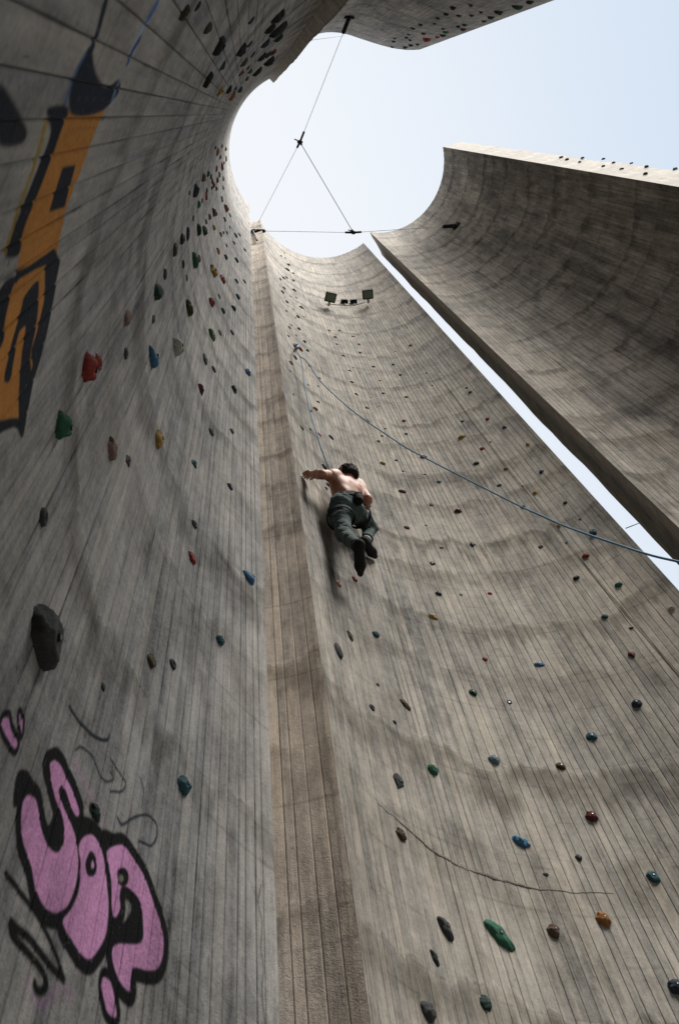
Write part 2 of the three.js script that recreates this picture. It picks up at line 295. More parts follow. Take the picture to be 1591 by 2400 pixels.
        let R = o.colour[0] * v * (1 + 0.025 * warm), G = o.colour[1] * v, B = o.colour[2] * v * (1 - 0.035 * warm);
        if (paint) { const p = ((H - 1 - j) * W + i) * 4, a = paint[p + 3] / 255; if (a > 0.01) { const wear = clamp(a * (1 - 0.14 * smooth(1.6, 2.8, fine + 0.5 * grain2))), sh = 1 + 0.12 * mid + 0.08 * fine + 0.07 * big - 0.45 * js * clamp(1 - ed / 0.0035) - 0.15 * smooth(1, 2, grain2); R = mix(R, toLinear[paint[p]] * sh, wear); G = mix(G, toLinear[paint[p + 1]] * sh, wear); B = mix(B, toLinear[paint[p + 2]] * sh, wear); } }
        const k = (j * W + i) * 4; d[k] = enc(R); d[k + 1] = enc(G); d[k + 2] = enc(B); d[k + 3] = 255;
      }
    }
    const t = new THREE.DataTexture(d, W, H); t.colorSpace = THREE.SRGBColorSpace; t.magFilter = THREE.LinearFilter; t.minFilter = THREE.LinearFilter; t.needsUpdate = true;
    return new THREE.MeshPhysicalMaterial({ map: t, bumpMap: bumpFor(curve.L, h1 - h0), bumpScale: 0.0028, roughness: 0.95, specularIntensity: 0.3 });
  });
  for (let b = 0; b < nb; b++) {
    const lo = (r() - 0.5) * 0.0012, hi = (r() - 0.5) * 0.0012, gap = 0.0004 + 0.0012 * joint[b][3];
    const sL = edges[b] + gap / 2, sR = edges[b + 1] - gap / 2, prof = [[sL, b === 0 ? lo - 0.0008 : -0.0034], [sL + 0.0011, lo - 0.0008], [sL + 0.004, lo], [mix(sL, sR, 0.5), (lo + hi) / 2], [sR - 0.004, hi], [sR - 0.0011, hi - 0.0008], [sR, b === nb - 1 ? hi - 0.0008 : -0.0034]];
    o.bands.forEach(([h0, h1], bi) => {
      const pos = [], uv = [], idx = [], seg = 2, base = bi ? h0 : -EYE, chip = bi === o.bands.length - 1 ? 0.022 * r() : 0, P = prof.map(([s, off]) => curve.at(s, off).p);
      for (let j = 0; j <= seg; j++) { const h = mix(base, h1 - chip, j / seg); P.forEach((p, i) => { pos.push(p[0], EYE + h, -p[1]); uv.push(prof[i][0] / curve.L, (h - h0) / (h1 - h0)); }); }
      for (let j = 0; j < seg; j++) for (let i = 0; i < 6; i++) { const a = j * 7 + i, c = a + 7; if (o.flip) idx.push(a, c + 1, a + 1, a, c, c + 1); else idx.push(a, a + 1, c + 1, a, c + 1, c); }
      const g = new THREE.BufferGeometry(); g.setAttribute('position', new THREE.Float32BufferAttribute(pos, 3)); g.setAttribute('uv', new THREE.Float32BufferAttribute(uv, 2)); g.setIndex(idx); g.computeVertexNormals();
      part('board_strip', g, mats[bi], root);
    });
  }
  return root;
}
const wallGraffiti = castWall('graffiti', 'curved board-marked concrete wall with pink and orange graffiti', { seed: 3, board: [0.03, 0.028], thick: 0.32, colour: [0.255, 0.248, 0.238], stain: 1, dirt: 0.72, paint: true,
  endTail: [[0.63, -0.6], [0.8, -0.8], [0.78, -0.92]], bands: [[-1.5, 2.7, 2048, 2048], [2.7, 7, 1024, 1024], [7, 20, 1024, 1024]] });
const wallClimb = castWall('climb', 'curved board-marked concrete wall that the climber is on', { seed: 7, board: [0.036, 0.03], thick: 0.35, colour: [0.262, 0.243, 0.215], stain: 1, flip: true, outerFrom: 0.12, endHead: [[3.7, 4.5], [3.85, 4.25], [3.4, 3.69], [2.95, 3.15]],  // endHead: added unseen fin, keeps sky light off the facing slot side
  bands: [[-1.5, 6, 1024, 1536], [6, 20, 1024, 1280]] });
const wallBare = castWall('bare', 'curved concrete wall without holds beyond the open slot', { seed: 12, board: [0.038, 0.03], thick: 0.42, outerFrom: 0.16, streakShade: 1, colour: [0.262, 0.238, 0.206], stain: 1, dirt: 0.8, flip: false,
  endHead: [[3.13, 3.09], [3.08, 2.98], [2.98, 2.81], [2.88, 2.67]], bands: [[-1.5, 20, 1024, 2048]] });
const wallShade = castWall('shade', 'shaded S-curved concrete wall with a cable anchor near its rim', { seed: 19, board: [0.045, 0.034], thick: 0.4, colour: [0.255, 0.248, 0.238], stain: 0.6, bands: [[-1.5, 20, 1024, 1536]] });
const pillar = castWall('pillar', 'narrow pinkish concrete pillar between the graffiti wall and the climbing wall', { name: 'concrete_pillar', outerFrom: 0.5, endHead: [[0.1, 2.62], [0.2, 2.46], [0.2, 2.36]], seed: 31, board: [0.036, 0.03], thick: 0.26, colour: [0.40, 0.345, 0.292], stain: 1, bands: [[-1.5, 6, 384, 1536], [6, 20, 256, 1280]] });

// broken lip where a pour ended low on the climbing wall
{
  const c = CURVE.climb, r = rng(91), pos = [], idx = []; const N = 260, s0 = c.L - 0.36, s1 = 1.28;
  for (let i = 0; i <= N; i++) {
    const f = i / N, s = mix(s0, s1, f), w = Math.sin(Math.PI * clamp(f * 1.04 + 0.02)) * (0.25 + 0.6 * r()) * clamp(0.75 + 0.5 * tap(T2, f * 0.8, 0.2)), h = 2.28 + 0.1 * smooth(0.35, 0, f) + 0.008 * tap(T1, f * 0.4, 0.3) + 0.002 * tap(T3, f * 0.3, 0.1);
    [[h + 0.022 * w + 0.003, -0.004], [h + 0.008 * w, 0.0015 + 0.005 * w], [h - 0.003, 0.0015 + 0.006 * w * r()], [h - 0.009 * w - 0.003, -0.004]].forEach(([hh, off]) => { const p = c.at(s, off).p; pos.push(p[0], EYE + hh, -p[1]); });
  }
  for (let i = 0; i < N; i++) for (let k = 0; k < 3; k++) { const a = i * 4 + k, b = a + 4; idx.push(a, a + 1, b + 1, a, b + 1, b); }
  const g = new THREE.BufferGeometry(); g.setAttribute('position', new THREE.Float32BufferAttribute(pos, 3)); g.setIndex(idx); const f = g.toNonIndexed(); f.computeVertexNormals();
  part('pour_lip', f, mat(0.13, 0.12, 0.105, 1), wallClimb);  // lip coloured dark to paint in the shade of a recess
  const stones = []; for (let i = 0; i < 60; i++) { const f = 0.06 + 0.8 * Math.pow(r(), 1.1), s = mix(s0, s1, f), h = 2.285 + 0.1 * smooth(0.35, 0, f) + 0.008 * tap(T1, f * 0.4, 0.3) + (r() - 0.4) * 0.035, p = c.at(s, -0.001).p, k = 0.0025 + 0.0035 * r() * r(); stones.push(new THREE.IcosahedronGeometry(k, 0).rotateX(r() * 6).rotateY(r() * 6).translate(p[0], EYE + h, -p[1])); }
  part('exposed_stones', mergeGeometries(stones), mat(0.36, 0.335, 0.29, 1), wallClimb).userData.kind = 'stuff';
}

// ------------------------------------------------------------------ climbing holds
const PAL = { K: [0.02, 0.021, 0.022, 'black'], N: [0.025, 0.035, 0.055, 'dark navy'], B: [0.045, 0.14, 0.25, 'blue'], S: [0.14, 0.2, 0.25, 'blue-grey'], T: [0.03, 0.09, 0.11, 'dark teal'], G: [0.03, 0.12, 0.075, 'green'], D: [0.02, 0.045, 0.035, 'dark green'], L: [0.1, 0.16, 0.06, 'light green'],
  Y: [0.33, 0.21, 0.05, 'ochre yellow'], O: [0.26, 0.115, 0.035, 'orange'], R: [0.25, 0.04, 0.03, 'red'], M: [0.1, 0.025, 0.025, 'dark red'], P: [0.48, 0.24, 0.22, 'pink'], W: [0.09, 0.055, 0.04, 'brown'], V: [0.065, 0.052, 0.028, 'olive brown'], E: [0.12, 0.12, 0.115, 'grey'], A: [0.38, 0.37, 0.33, 'pale grey'], H: [0.05, 0.052, 0.055, 'charcoal'], U: [0.2, 0.13, 0.105, 'pinkish brown'] };
const scuff = (() => { const N = 128, d = new Uint8Array(N * N * 4); for (let y = 0; y < N; y++) for (let x = 0; x < N; x++) { const v = clamp(0.8 + 0.09 * tap(T1, x / N * 2, y / N * 2) + 0.08 * tap(T3, x / N * 0.5, y / N * 0.5), 0.4, 1), k = (y * N + x) * 4; d[k] = d[k + 1] = d[k + 2] = 255 * v; d[k + 3] = 255; } const q = new THREE.DataTexture(d, N, N); q.wrapS = q.wrapT = THREE.RepeatWrapping; q.magFilter = THREE.LinearFilter; q.needsUpdate = true; return q; })();
const plastic = {};
function plasticFor(c) {
  if (!plastic[c]) {
    const b = bumpTile.clone(); b.repeat.set(0.6, 0.6); b.needsUpdate = true;
    plastic[c] = new THREE.MeshPhysicalMaterial({ color: lin(...PAL[c].slice(0, 3)), map: scuff, roughness: 0.85, specularIntensity: 0.5, bumpMap: b, bumpScale: 0.002 });
  }
  return plastic[c];
}
const boltMat = mat(0.3, 0.3, 0.31, 0.4, { metalness: 0.9 }), holeMat = mat(0.008, 0.008, 0.008, 0.9);
function lump(seed, detail, f) {                                  // x along the wall, y up, z out of it; about 1 wide
  const g = mergeVertices(new THREE.IcosahedronGeometry(1, detail).deleteAttribute('normal').deleteAttribute('uv')), p = g.attributes.position, v = V3(), uv = [];
  for (let i = 0; i < p.count; i++) {
    v.fromBufferAttribute(p, i); const n = 1 + 0.1 * tap(T1, v.x * 0.11 + seed * 0.37, v.y * 0.11 + v.z * 0.07) + 0.03 * tap(T2, v.x * 0.2 + seed, v.y * 0.2 - v.z * 0.1);
    f(v, n); if (v.z < -0.06) v.z = -0.06; p.setXYZ(i, v.x, v.y, v.z); uv.push(v.x, v.y);
  }
  g.setAttribute('uv', new THREE.Float32BufferAttribute(uv, 2)); g.computeVertexNormals(); return g;
}
const sgn = Math.sign, pw = (a, e) => sgn(a) * Math.pow(Math.abs(a), e);
const SHAPES = {
  b: ['rounded', (v, n) => { v.multiplyScalar(n); v.x *= 0.5; v.y *= 0.5; v.z = v.z > 0 ? v.z * 0.42 : v.z * 0.05; }],
  l: ['long', (v, n) => { v.multiplyScalar(n); v.x *= 0.38; v.y *= 0.76; v.z = v.z > 0 ? Math.pow(v.z, 0.8) * 0.36 : v.z * 0.05; }],
  e: ['wide edge-shaped', (v, n) => { v.multiplyScalar(n); const rib = 1 + 0.13 * Math.sin(v.x * 15); v.x *= 0.64; v.y *= 0.4; v.z = v.z > 0 ? v.z * 0.36 * rib : v.z * 0.05; }],
  k: ['blocky', (v, n) => { v.x = pw(v.x, 0.65) * 0.46 * n; v.y = pw(v.y, 0.65) * 0.48 * n; v.z = v.z > 0 ? Math.pow(v.z, 0.7) * 0.34 * n : v.z * 0.05; }],
  q: ['square', (v, n) => { v.x = pw(v.x, 0.6) * 0.66 * n; v.y = pw(v.y, 0.6) * 0.44 * n; v.z = v.z > 0 ? Math.pow(v.z, 0.75) * 0.5 * n : v.z * 0.05; }],
  t: ['teardrop-shaped', (v, n) => { v.multiplyScalar(n); const t = (v.y + 1) / 2; v.x *= 0.56 * mix(0.25, 1.05, smooth(0, 0.9, t)); v.y *= 0.62; v.z = v.z > 0 ? v.z * mix(0.2, 0.5, t) : v.z * 0.05; }],
  c: ['crescent-shaped', (v, n) => { v.multiplyScalar(n); v.y = v.y * 0.34 + 0.34 * (v.x * v.x - 0.4); v.x *= 0.66; v.z = v.z > 0 ? v.z * 0.4 : v.z * 0.05; }],
};
const shapeGeo = {};
const geoFor = (ty, variant, fine) => (shapeGeo[ty + variant + fine] ??= lump(variant * 3.1 + ty.charCodeAt(0), fine ? 6 : 3, SHAPES[ty][1]));
const ringGeo = new THREE.LatheGeometry([[0.16, 0.1], [0.2, 0.22], [0.3, 0.3], [0.42, 0.26], [0.5, 0.12], [0.5, -0.05]].map(([x, y]) => new THREE.Vector2(x, y)), 22).rotateX(Math.PI / 2);
const ringBolt = new THREE.CylinderGeometry(0.17, 0.17, 0.2, 6).rotateX(Math.PI / 2).translate(0, 0, 0.05);
const boreGeo = new THREE.CylinderGeometry(0.1, 0.1, 0.1, 12).rotateX(Math.PI / 2), studGeo = new THREE.CylinderGeometry(0.055, 0.055, 0.13, 6).rotateX(Math.PI / 2);
const PLACES = {
  graffiti: ['the graffiti wall', [[2.2, 'low on'], [4.2, 'halfway up'], [8, 'high on'], [99, 'near the rim of']]],
  climb: ['the climbing wall', [[2.6, 'low on'], [4.1, 'below the climber on'], [6.2, 'level with the climber on'], [10, 'above the climber on'], [99, 'near the rim of']]],
  shade: ['the shaded S-curved wall', [[99, 'high on']]],
  end: ['the end face of the wall without holds', [[99, 'on']]],
};
let holdCount = 0;
function hold(wall, px, py, w, h, col, ty, rot, extra) {
  const curve = wall === 'end' ? CURVE_END : CURVE[wall], k = curve.hit(px, py); if (!k || k.h > RIM - 0.05) return;
  const dist = Math.hypot(k.p[0], k.p[1], k.h), r = rng(holdCount * 31 + 7);
  const vx = k.p[0] / Math.hypot(...k.p), vy = k.p[1] / Math.hypot(...k.p), facing = Math.abs(k.n[0] * vx + k.n[1] * vy);
  let size = clamp(Math.sqrt(w * h) * dist / F / (0.72 * facing + 0.45) * (wall === 'graffiti' ? mix(1, 1.4, smooth(2, 4.5, dist)) : 1), 0.022, 0.26);
  const px0 = Math.sqrt(w * h), where = PLACES[wall], level = where[1].find(([m]) => k.h < m)[1];
  const sizeWord = size < 0.05 ? 'tiny' : size < 0.075 ? 'small' : size < 0.11 ? 'medium' : 'large', shapeWord = ty === 'o' ? 'ring-shaped' : SHAPES[ty][0];
  const root = thing('climbing_hold', extra || `${sizeWord} ${PAL[col][3]} ${shapeWord} climbing hold ${level} ${where[0]}`, 'climbing hold', `climbing holds on ${where[0]}`);
  const base = world(k.p[0] - k.n[0] * 0.003, k.p[1] - k.n[1] * 0.003, k.h), n = V3(k.n[0], 0, -k.n[1]);
  root.position.copy(base); root.quaternion.setFromRotationMatrix(new THREE.Matrix4().makeBasis(V3().crossVectors(V3(0, 1, 0), n), V3(0, 1, 0), n));
  const spin = new THREE.Matrix4().makeRotationZ(rot ?? (r() - 0.5) * (ty === 'b' || ty === 'k' ? 6 : 1.2));
  const place = (o, z = 1) => { o.scale.set(size, size, size * z); o.setRotationFromMatrix(spin); return o; };
  if (ty === 'o') { place(part('grip', ringGeo, plasticFor(col), root)); place(part('bolt', ringBolt, boltMat, root)); }
  else {
    const variant = Math.floor(r() * 3), g = geoFor(ty, variant, px0 > 12), flat = 0.8 + 0.4 * r();
    place(part('grip', g, plasticFor(col), root), flat);
    if (px0 > 13) {                                              // bolt sunk in its hole: at the front of the grip
      if (!g.userData.front) { const p = g.attributes.position; let z = 0; for (let i = 0; i < p.count; i++) if (Math.hypot(p.getX(i), p.getY(i)) < 0.16) z = Math.max(z, p.getZ(i)); g.userData.front = z; }
      const q = g.userData.front * flat * size, o = place(part('bolt_hole', boreGeo, holeMat, root)); o.position.z = q - 0.043 * size;
      const b = place(part('bolt', studGeo, boltMat, root)); b.position.z = q - 0.05 * size;
    }
  }
  holdCount++; return root;
}
const CURVE_END = makeCurve([[4.497, 0.694], [4.91, 0.588]], [4.5, 0]);
// readings from enlarged pieces of the photograph: origin x, y and scale of each piece, then x, y, width, height, colour, shape
const read = (wall, ox, oy, sc, rows) => { for (const [x, y, w, h, col, ty, rot, extra] of rows) hold(wall, ox + x * sc, oy + y * sc, w * sc, h * sc, col, ty, rot, extra); };
read('graffiti', 400, 0, 0.1913, [[160, 140, 140, 240, 'V', 'k'], [325, 70, 80, 80, 'K', 'b'], [445, 330, 120, 260, 'V', 'l'], [590, 520, 170, 280, 'K', 't'], [985, 245, 70, 70, 'H', 'o'], [1300, 190, 95, 100, 'K', 'b'], [1210, 330, 80, 80, 'K', 'b'], [1310, 340, 90, 130, 'K', 'l', 0.9], [1320, 450, 60, 60, 'D', 'b'], [1155, 520, 80, 70, 'N', 'b'], [855, 590, 100, 130, 'K', 't'], [965, 535, 55, 55, 'H', 'o'], [1005, 660, 45, 45, 'H', 'o'], [1115, 685, 70, 70, 'K', 'b'], [1180, 660, 60, 60, 'D', 'b'], [1245, 630, 50, 50, 'M', 'b'], [1200, 730, 70, 70, 'K', 'b'], [885, 760, 85, 85, 'V', 't'], [620, 810, 105, 115, 'D', 't'], [945, 825, 40, 40, 'D', 'b'], [970, 865, 40, 40, 'T', 'b'], [865, 880, 60, 65, 'M', 't'], [1055, 865, 50, 90, 'K', 'l', 0.7], [930, 955, 35, 40, 'W', 'b'], [440, 970, 145, 190, 'K', 'k'], [605, 1090, 85, 105, 'Y', 't'], [705, 1090, 75, 95, 'K', 'b'], [745, 1170, 80, 80, 'O', 'b'], [790, 1080, 40, 40, 'N', 'b'], [845, 1090, 60, 85, 'N', 'l']]);
read('graffiti', 400, 300, 0.12755, [[810, 360, 30, 50, 'K', 'b'], [940, 330, 30, 40, 'E', 'b'], [850, 435, 65, 65, 'O', 'b'], [1005, 385, 30, 40, 'W', 'b'], [905, 535, 35, 35, 'K', 'b'], [1010, 570, 40, 50, 'V', 'b'], [975, 640, 30, 30, 'N', 'b'], [930, 690, 50, 60, 'R', 'b'], [940, 735, 45, 45, 'W', 'b'], [835, 745, 50, 60, 'M', 'k'], [585, 905, 70, 130, 'W', 'l'], [680, 840, 40, 110, 'T', 'l'], [735, 890, 40, 90, 'K', 'l'], [755, 970, 50, 55, 'M', 'b'], [885, 860, 45, 55, 'M', 'b'], [850, 955, 45, 50, 'K', 'b'], [960, 930, 40, 80, 'K', 'l'], [960, 1100, 40, 40, 'K', 'b'], [775, 1050, 50, 55, 'R', 'b'], [745, 1105, 35, 35, 'D', 'b'], [830, 1110, 40, 45, 'E', 'b'], [660, 1145, 45, 40, 'N', 'b'], [430, 1150, 90, 150, 'N', 'b'], [340, 1190, 35, 70, 'K', 'l'], [645, 1245, 60, 90, 'R', 'k'], [575, 1335, 45, 45, 'H', 'o'], [505, 1420, 60, 90, 'G', 't'], [935, 1310, 55, 50, 'W', 'b'], [1000, 1480, 75, 80, 'O', 'b'], [1085, 1605, 45, 50, 'N', 'b'], [985, 1680, 35, 60, 'T', 'b'], [775, 1550, 70, 85, 'W', 'b'], [825, 1575, 45, 60, 'K', 'b'], [705, 1630, 50, 100, 'V', 'l'], [645, 1720, 50, 80, 'N', 'l'], [410, 1660, 55, 55, 'H', 'o'], [785, 1830, 55, 90, 'Y', 'l'], [495, 1865, 80, 120, 'D', 'b'], [605, 1885, 75, 160, 'D', 'l'], [300, 1960, 95, 140, 'N', 'k'], [195, 2040, 60, 240, 'K', 'l'], [60, 2240, 110, 150, 'V', 'k'], [915, 1960, 50, 55, 'W', 'b'], [965, 1925, 35, 35, 'N', 'b'], [1030, 1925, 35, 40, 'K', 'b'], [1085, 1825, 35, 40, 'T', 'b'], [1190, 1980, 55, 55, 'T', 'b'], [1260, 1965, 50, 50, 'T', 'b'], [1160, 2115, 40, 40, 'K', 'b'], [1020, 2160, 40, 40, 'N', 'b'], [1360, 2245, 40, 40, 'N', 'b'], [865, 2275, 75, 80, 'O', 't']]);
read('graffiti', 250, 600, 0.2232, [[910, 40, 60, 100, 'G', 'k'], [965, 25, 35, 60, 'M', 'l'], [800, 85, 42, 48, 'H', 'o'], [605, 190, 50, 75, 'H', 'o'], [838, 230, 22, 55, 'K', 'l'], [1245, 15, 28, 45, 'N', 'b'], [1360, 45, 32, 35, 'H', 'b'], [1105, 155, 60, 100, 'Y', 't'], [1205, 240, 60, 62, 'R', 't'], [1360, 265, 35, 32, 'T', 'b'], [1445, 270, 30, 32, 'W', 'b'], [1180, 425, 30, 35, 'E', 'o'], [1372, 432, 40, 42, 'T', 'b'], [1090, 495, 50, 80, 'R', 't'], [848, 545, 75, 85, 'V', 'k'], [1217, 580, 42, 36, 'T', 'b'], [1330, 553, 40, 45, 'D', 'b'], [518, 375, 70, 195, 'D', 'l', 0, 'long dark green climbing hold bolted high on the graffiti wall'], [210, 645, 95, 200, 'U', 'l', 0, 'long brown ribbed climbing hold on the graffiti wall'], [483, 672, 45, 75, 'H', 't'], [1097, 840, 72, 75, 'L', 'k', 0.5, 'yellow-green square climbing hold on the graffiti wall'], [1187, 808, 35, 40, 'H', 'o'], [1315, 805, 35, 38, 'M', 'b'], [720, 950, 80, 140, 'A', 'b', 0, 'pale grey bulging climbing hold on the graffiti wall'], [195, 1025, 75, 100, 'H', 'o'], [470, 1055, 150, 150, 'B', 'c', 0.9, 'bright blue crescent climbing hold on the graffiti wall'], [1027, 1085, 40, 90, 'H', 'l'], [1122, 1192, 42, 52, 'H', 'o'], [1475, 1230, 55, 65, 'B', 't'], [985, 1415, 60, 85, 'M', 't'], [1338, 1418, 55, 62, 'D', 't']]);
read('graffiti', 250, 900, 0.2232, [[535, 580, 90, 170, 'Y', 'l', 0.15, 'long ochre yellow climbing hold on the graffiti wall'], [40, 690, 125, 220, 'U', 'b', 0, 'large pinkish brown rounded climbing hold on the graffiti wall'], [215, 800, 85, 115, 'H', 't'], [1095, 507, 50, 65, 'H', 'o'], [1312, 498, 35, 50, 'T', 'b'], [908, 830, 60, 75, 'T', 't'], [1293, 1080, 45, 60, 'N', 'k'], [918, 1478, 58, 85, 'H', 'o']]);
read('graffiti', 0, 500, 0.4464, [[448, 812, 85, 145, 'R', 'b', 0, 'large red bulging climbing hold, bigger lobe of the red pair'], [503, 788, 55, 95, 'R', 'b', 0.3, 'red knob-shaped climbing hold, smaller lobe of the red pair'], [310, 1115, 80, 145, 'G', 'b', 0.2, 'large bright green rounded climbing hold below the orange graffiti']]);
read('graffiti', 0, 1150, 0.3954, [[252, 158, 70, 105, 'H', 'o', 0, 'large black ring-shaped climbing hold on the graffiti wall'], [1150, 200, 35, 50, 'H', 'o'], [1135, 398, 42, 85, 'R', 'k', 0.1, 'small red half-moon climbing hold on the graffiti wall'], [1485, 520, 60, 85, 'B', 't', 2.7, 'blue teardrop climbing hold beside the pillar'], [1300, 890, 52, 55, 'T', 'b'], [890, 1005, 66, 85, 'V', 'k'], [1022, 1030, 45, 70, 'H', 'o'], [238, 875, 185, 225, 'H', 'q', 0.1, 'very large charcoal square climbing hold on the graffiti wall'], [610, 1162, 20, 24, 'D', 'b']]);
read('graffiti', 0, 1600, 0.4464, [[960, 540, 72, 92, 'T', 'b', 0, 'round teal climbing hold beside the pink graffiti'], [500, 680, 45, 80, 'D', 'b', 0, 'dark green climbing hold at the edge of the pink graffiti']]);
read('climb', 630, 580, 0.1913, [[150, 105, 22, 22, 'K', 'b'], [190, 70, 20, 20, 'K', 'b'], [200, 130, 22, 22, 'D', 'b'], [240, 215, 38, 40, 'K', 'b'], [222, 270, 62, 55, 'K', 'k'], [300, 318, 30, 28, 'K', 'b'], [180, 375, 50, 42, 'K', 'k'], [215, 370, 35, 34, 'K', 'b'], [140, 392, 30, 30, 'W', 'b'], [300, 408, 36, 30, 'W', 'b'], [185, 500, 46, 42, 'K', 'k'], [165, 548, 44, 48, 'K', 'k'], [310, 527, 55, 40, 'H', 'e', 0.6], [265, 600, 26, 26, 'E', 'b'], [335, 618, 30, 26, 'K', 'b'], [220, 668, 45, 38, 'N', 'k'], [400, 738, 58, 46, 'K', 'e', 0.5], [300, 760, 26, 22, 'H', 'b'], [212, 780, 30, 26, 'W', 'b'], [355, 852, 48, 40, 'O', 'b'], [325, 862, 26, 26, 'O', 'b'], [430, 850, 26, 24, 'M', 'b'], [252, 985, 40, 40, 'K', 'k'], [280, 955, 22, 22, 'H', 'b'], [368, 1000, 40, 36, 'M', 'b'], [240, 1088, 32, 28, 'K', 'b'], [335, 1080, 26, 26, 'H', 'b'], [435, 1155, 40, 38, 'H', 'b'], [375, 1240, 62, 66, 'R', 'l', 0.8], [472, 1265, 42, 38, 'D', 'b'], [320, 1350, 45, 60, 'D', 'l', 0.5], [270, 1418, 44, 50, 'G', 'b'], [260, 1515, 30, 34, 'W', 'b'], [500, 1455, 42, 44, 'U', 'b'], [740, 1020, 50, 26, 'R', 'e'], [865, 1015, 36, 46, 'S', 'b'], [812, 1100, 46, 30, 'M', 'e'], [1030, 1090, 55, 26, 'R', 'e'], [835, 1188, 46, 26, 'H', 'e'], [1105, 1188, 42, 28, 'D', 'b'], [912, 1328, 50, 36, 'R', 'b'], [1120, 1293, 55, 28, 'M', 'e'], [988, 1510, 40, 40, 'T', 'b'], [1038, 1475, 36, 22, 'E', 'e'], [1285, 1463, 75, 32, 'T', 'e', 0], [1525, 1437, 45, 40, 'D', 'b'], [1115, 1530, 22, 24, 'N', 'b'], [1545, 1278, 22, 22, 'M', 'b']]);
read('climb', 900, 700, 0.2232, [[278, 492, 36, 38, 'W', 'b'], [95, 692, 34, 34, 'H', 'b'], [172, 802, 38, 36, 'N', 'b'], [443, 782, 24, 20, 'W', 'b'], [505, 912, 28, 26, 'M', 'b'], [362, 932, 18, 16, 'K', 'b'], [865, 937, 32, 38, 'D', 'b'], [903, 985, 45, 50, 'L', 'b'], [232, 1035, 45, 38, 'L', 'b'], [210, 1287, 56, 38, 'R', 'e'], [822, 1287, 52, 40, 'T', 'b'], [1085, 1265, 52, 45, 'R', 'b'], [1265, 1352, 55, 55, 'N', 't'], [232, 1422, 48, 46, 'D', 'k'], [812, 1460, 95, 56, 'Y', 'e', 0.35, 'wide ochre yellow climbing hold above and right of the climber'], [1510, 1530, 55, 52, 'Y', 't'], [1115, 1505, 28, 24, 'H', 'b']]);
read('climb', 650, 850, 0.1913, [[197, 390, 30, 32, 'R', 'b'], [378, 275, 22, 28, 'V', 'b'], [500, 290, 30, 30, 'H', 'b'], [512, 190, 40, 40, 'U', 'b'], [500, 483, 46, 40, 'R', 'c', 0.7], [465, 568, 56, 62, 'O', 'b'], [403, 592, 42, 46, 'T', 'b'], [300, 800, 45, 72, 'L', 'l', 0.3], [403, 818, 32, 42, 'H', 'o'], [517, 885, 40, 55, 'R', 'l', 0.5], [655, 918, 55, 50, 'H', 'l', 0.8], [972, 392, 50, 46, 'D', 't', 0.7], [1297, 378, 45, 30, 'D', 'e'], [915, 240, 60, 34, 'M', 'e'], [1255, 220, 48, 30, 'Y', 'b'], [1508, 152, 50, 40, 'N', 'b'], [1100, 558, 60, 42, 'M', 't', 0.9], [1148, 428, 26, 24, 'W', 'b'], [1243, 532, 30, 18, 'W', 'b'], [1105, 722, 50, 45, 'N', 'b'], [1320, 810, 35, 30, 'W', 'b'], [1282, 900, 40, 30, 'D', 'b'], [1240, 968, 55, 50, 'M', 't'], [1290, 1240, 80, 58, 'Y', 'b', 0, 'bright ochre yellow climbing hold beside the climber’s head'], [1452, 1200, 48, 46, 'D', 't'], [1538, 1330, 34, 38, 'H', 'o'], [575, 1280, 68, 60, 'V', 'k', 0.4, 'olive square climbing hold above the climber’s left arm'], [410, 1385, 50, 40, 'V', 'b', 0, 'olive climbing hold gripped by the climber’s left hand'], [622, 1500, 55, 60, 'N', 'b', 0, 'dark navy climbing hold behind the climber’s ribs'], [597, 1540, 45, 45, 'H', 'o']]);
read('climb', 880, 1000, 0.2551, [[980, 203, 50, 50, 'R', 'b'], [438, 282, 80, 40, 'N', 'e', 0], [450, 440, 38, 20, 'W', 'e'], [582, 508, 52, 42, 'S', 'b'], [925, 340, 65, 48, 'D', 'b'], [1195, 387, 48, 45, 'Y', 'b'], [1135, 540, 50, 45, 'N', 'b'], [1520, 420, 50, 55, 'N', 't'], [1350, 543, 28, 26, 'E', 'b'], [1465, 610, 58, 50, 'Y', 't'], [245, 598, 90, 45, 'M', 'e', 0.1, 'ribbed dark red oval climbing hold nearest the climber’s elbow'], [505, 722, 42, 42, 'E', 't'], [758, 782, 98, 52, 'M', 'e', -0.05, 'wide ribbed red oval climbing hold right of the climber’s legs'], [285, 930, 58, 48, 'M', 'b'], [462, 908, 28, 28, 'H', 'o'], [15, 942, 42, 40, 'E', 'o'], [605, 1113, 38, 32, 'Y', 'b'], [888, 1092, 58, 55, 'N', 't'], [1352, 738, 45, 45, 'N', 'b'], [1512, 1110, 62, 46, 'K', 't'], [518, 1262, 60, 58, 'K', 't'], [578, 1538, 65, 48, 'H', 'b'], [782, 1545, 30, 40, 'H', 'o'], [1048, 1533, 50, 40, 'R', 'b']]);
read('climb', 1191, 1100, 0.2551, [[520, 308, 48, 45, 'V', 'b'], [655, 458, 32, 30, 'W', 'b'], [470, 520, 52, 45, 'Y', 't'], [775, 585, 100, 72, 'T', 'b', 0.4, 'large dark teal climbing hold touching the slack blue rope'], [530, 675, 30, 28, 'E', 'b'], [708, 798, 70, 62, 'R', 'b'], [622, 1002, 66, 58, 'K', 'b'], [1012, 1062, 80, 62, 'G', 'b'], [882, 1355, 62, 60, 'T', 'b'], [1125, 1455, 48, 32, 'K', 'c'], [1495, 1280, 72, 60, 'A', 'b', 0, 'pale grey climbing hold beside the open slot']]);
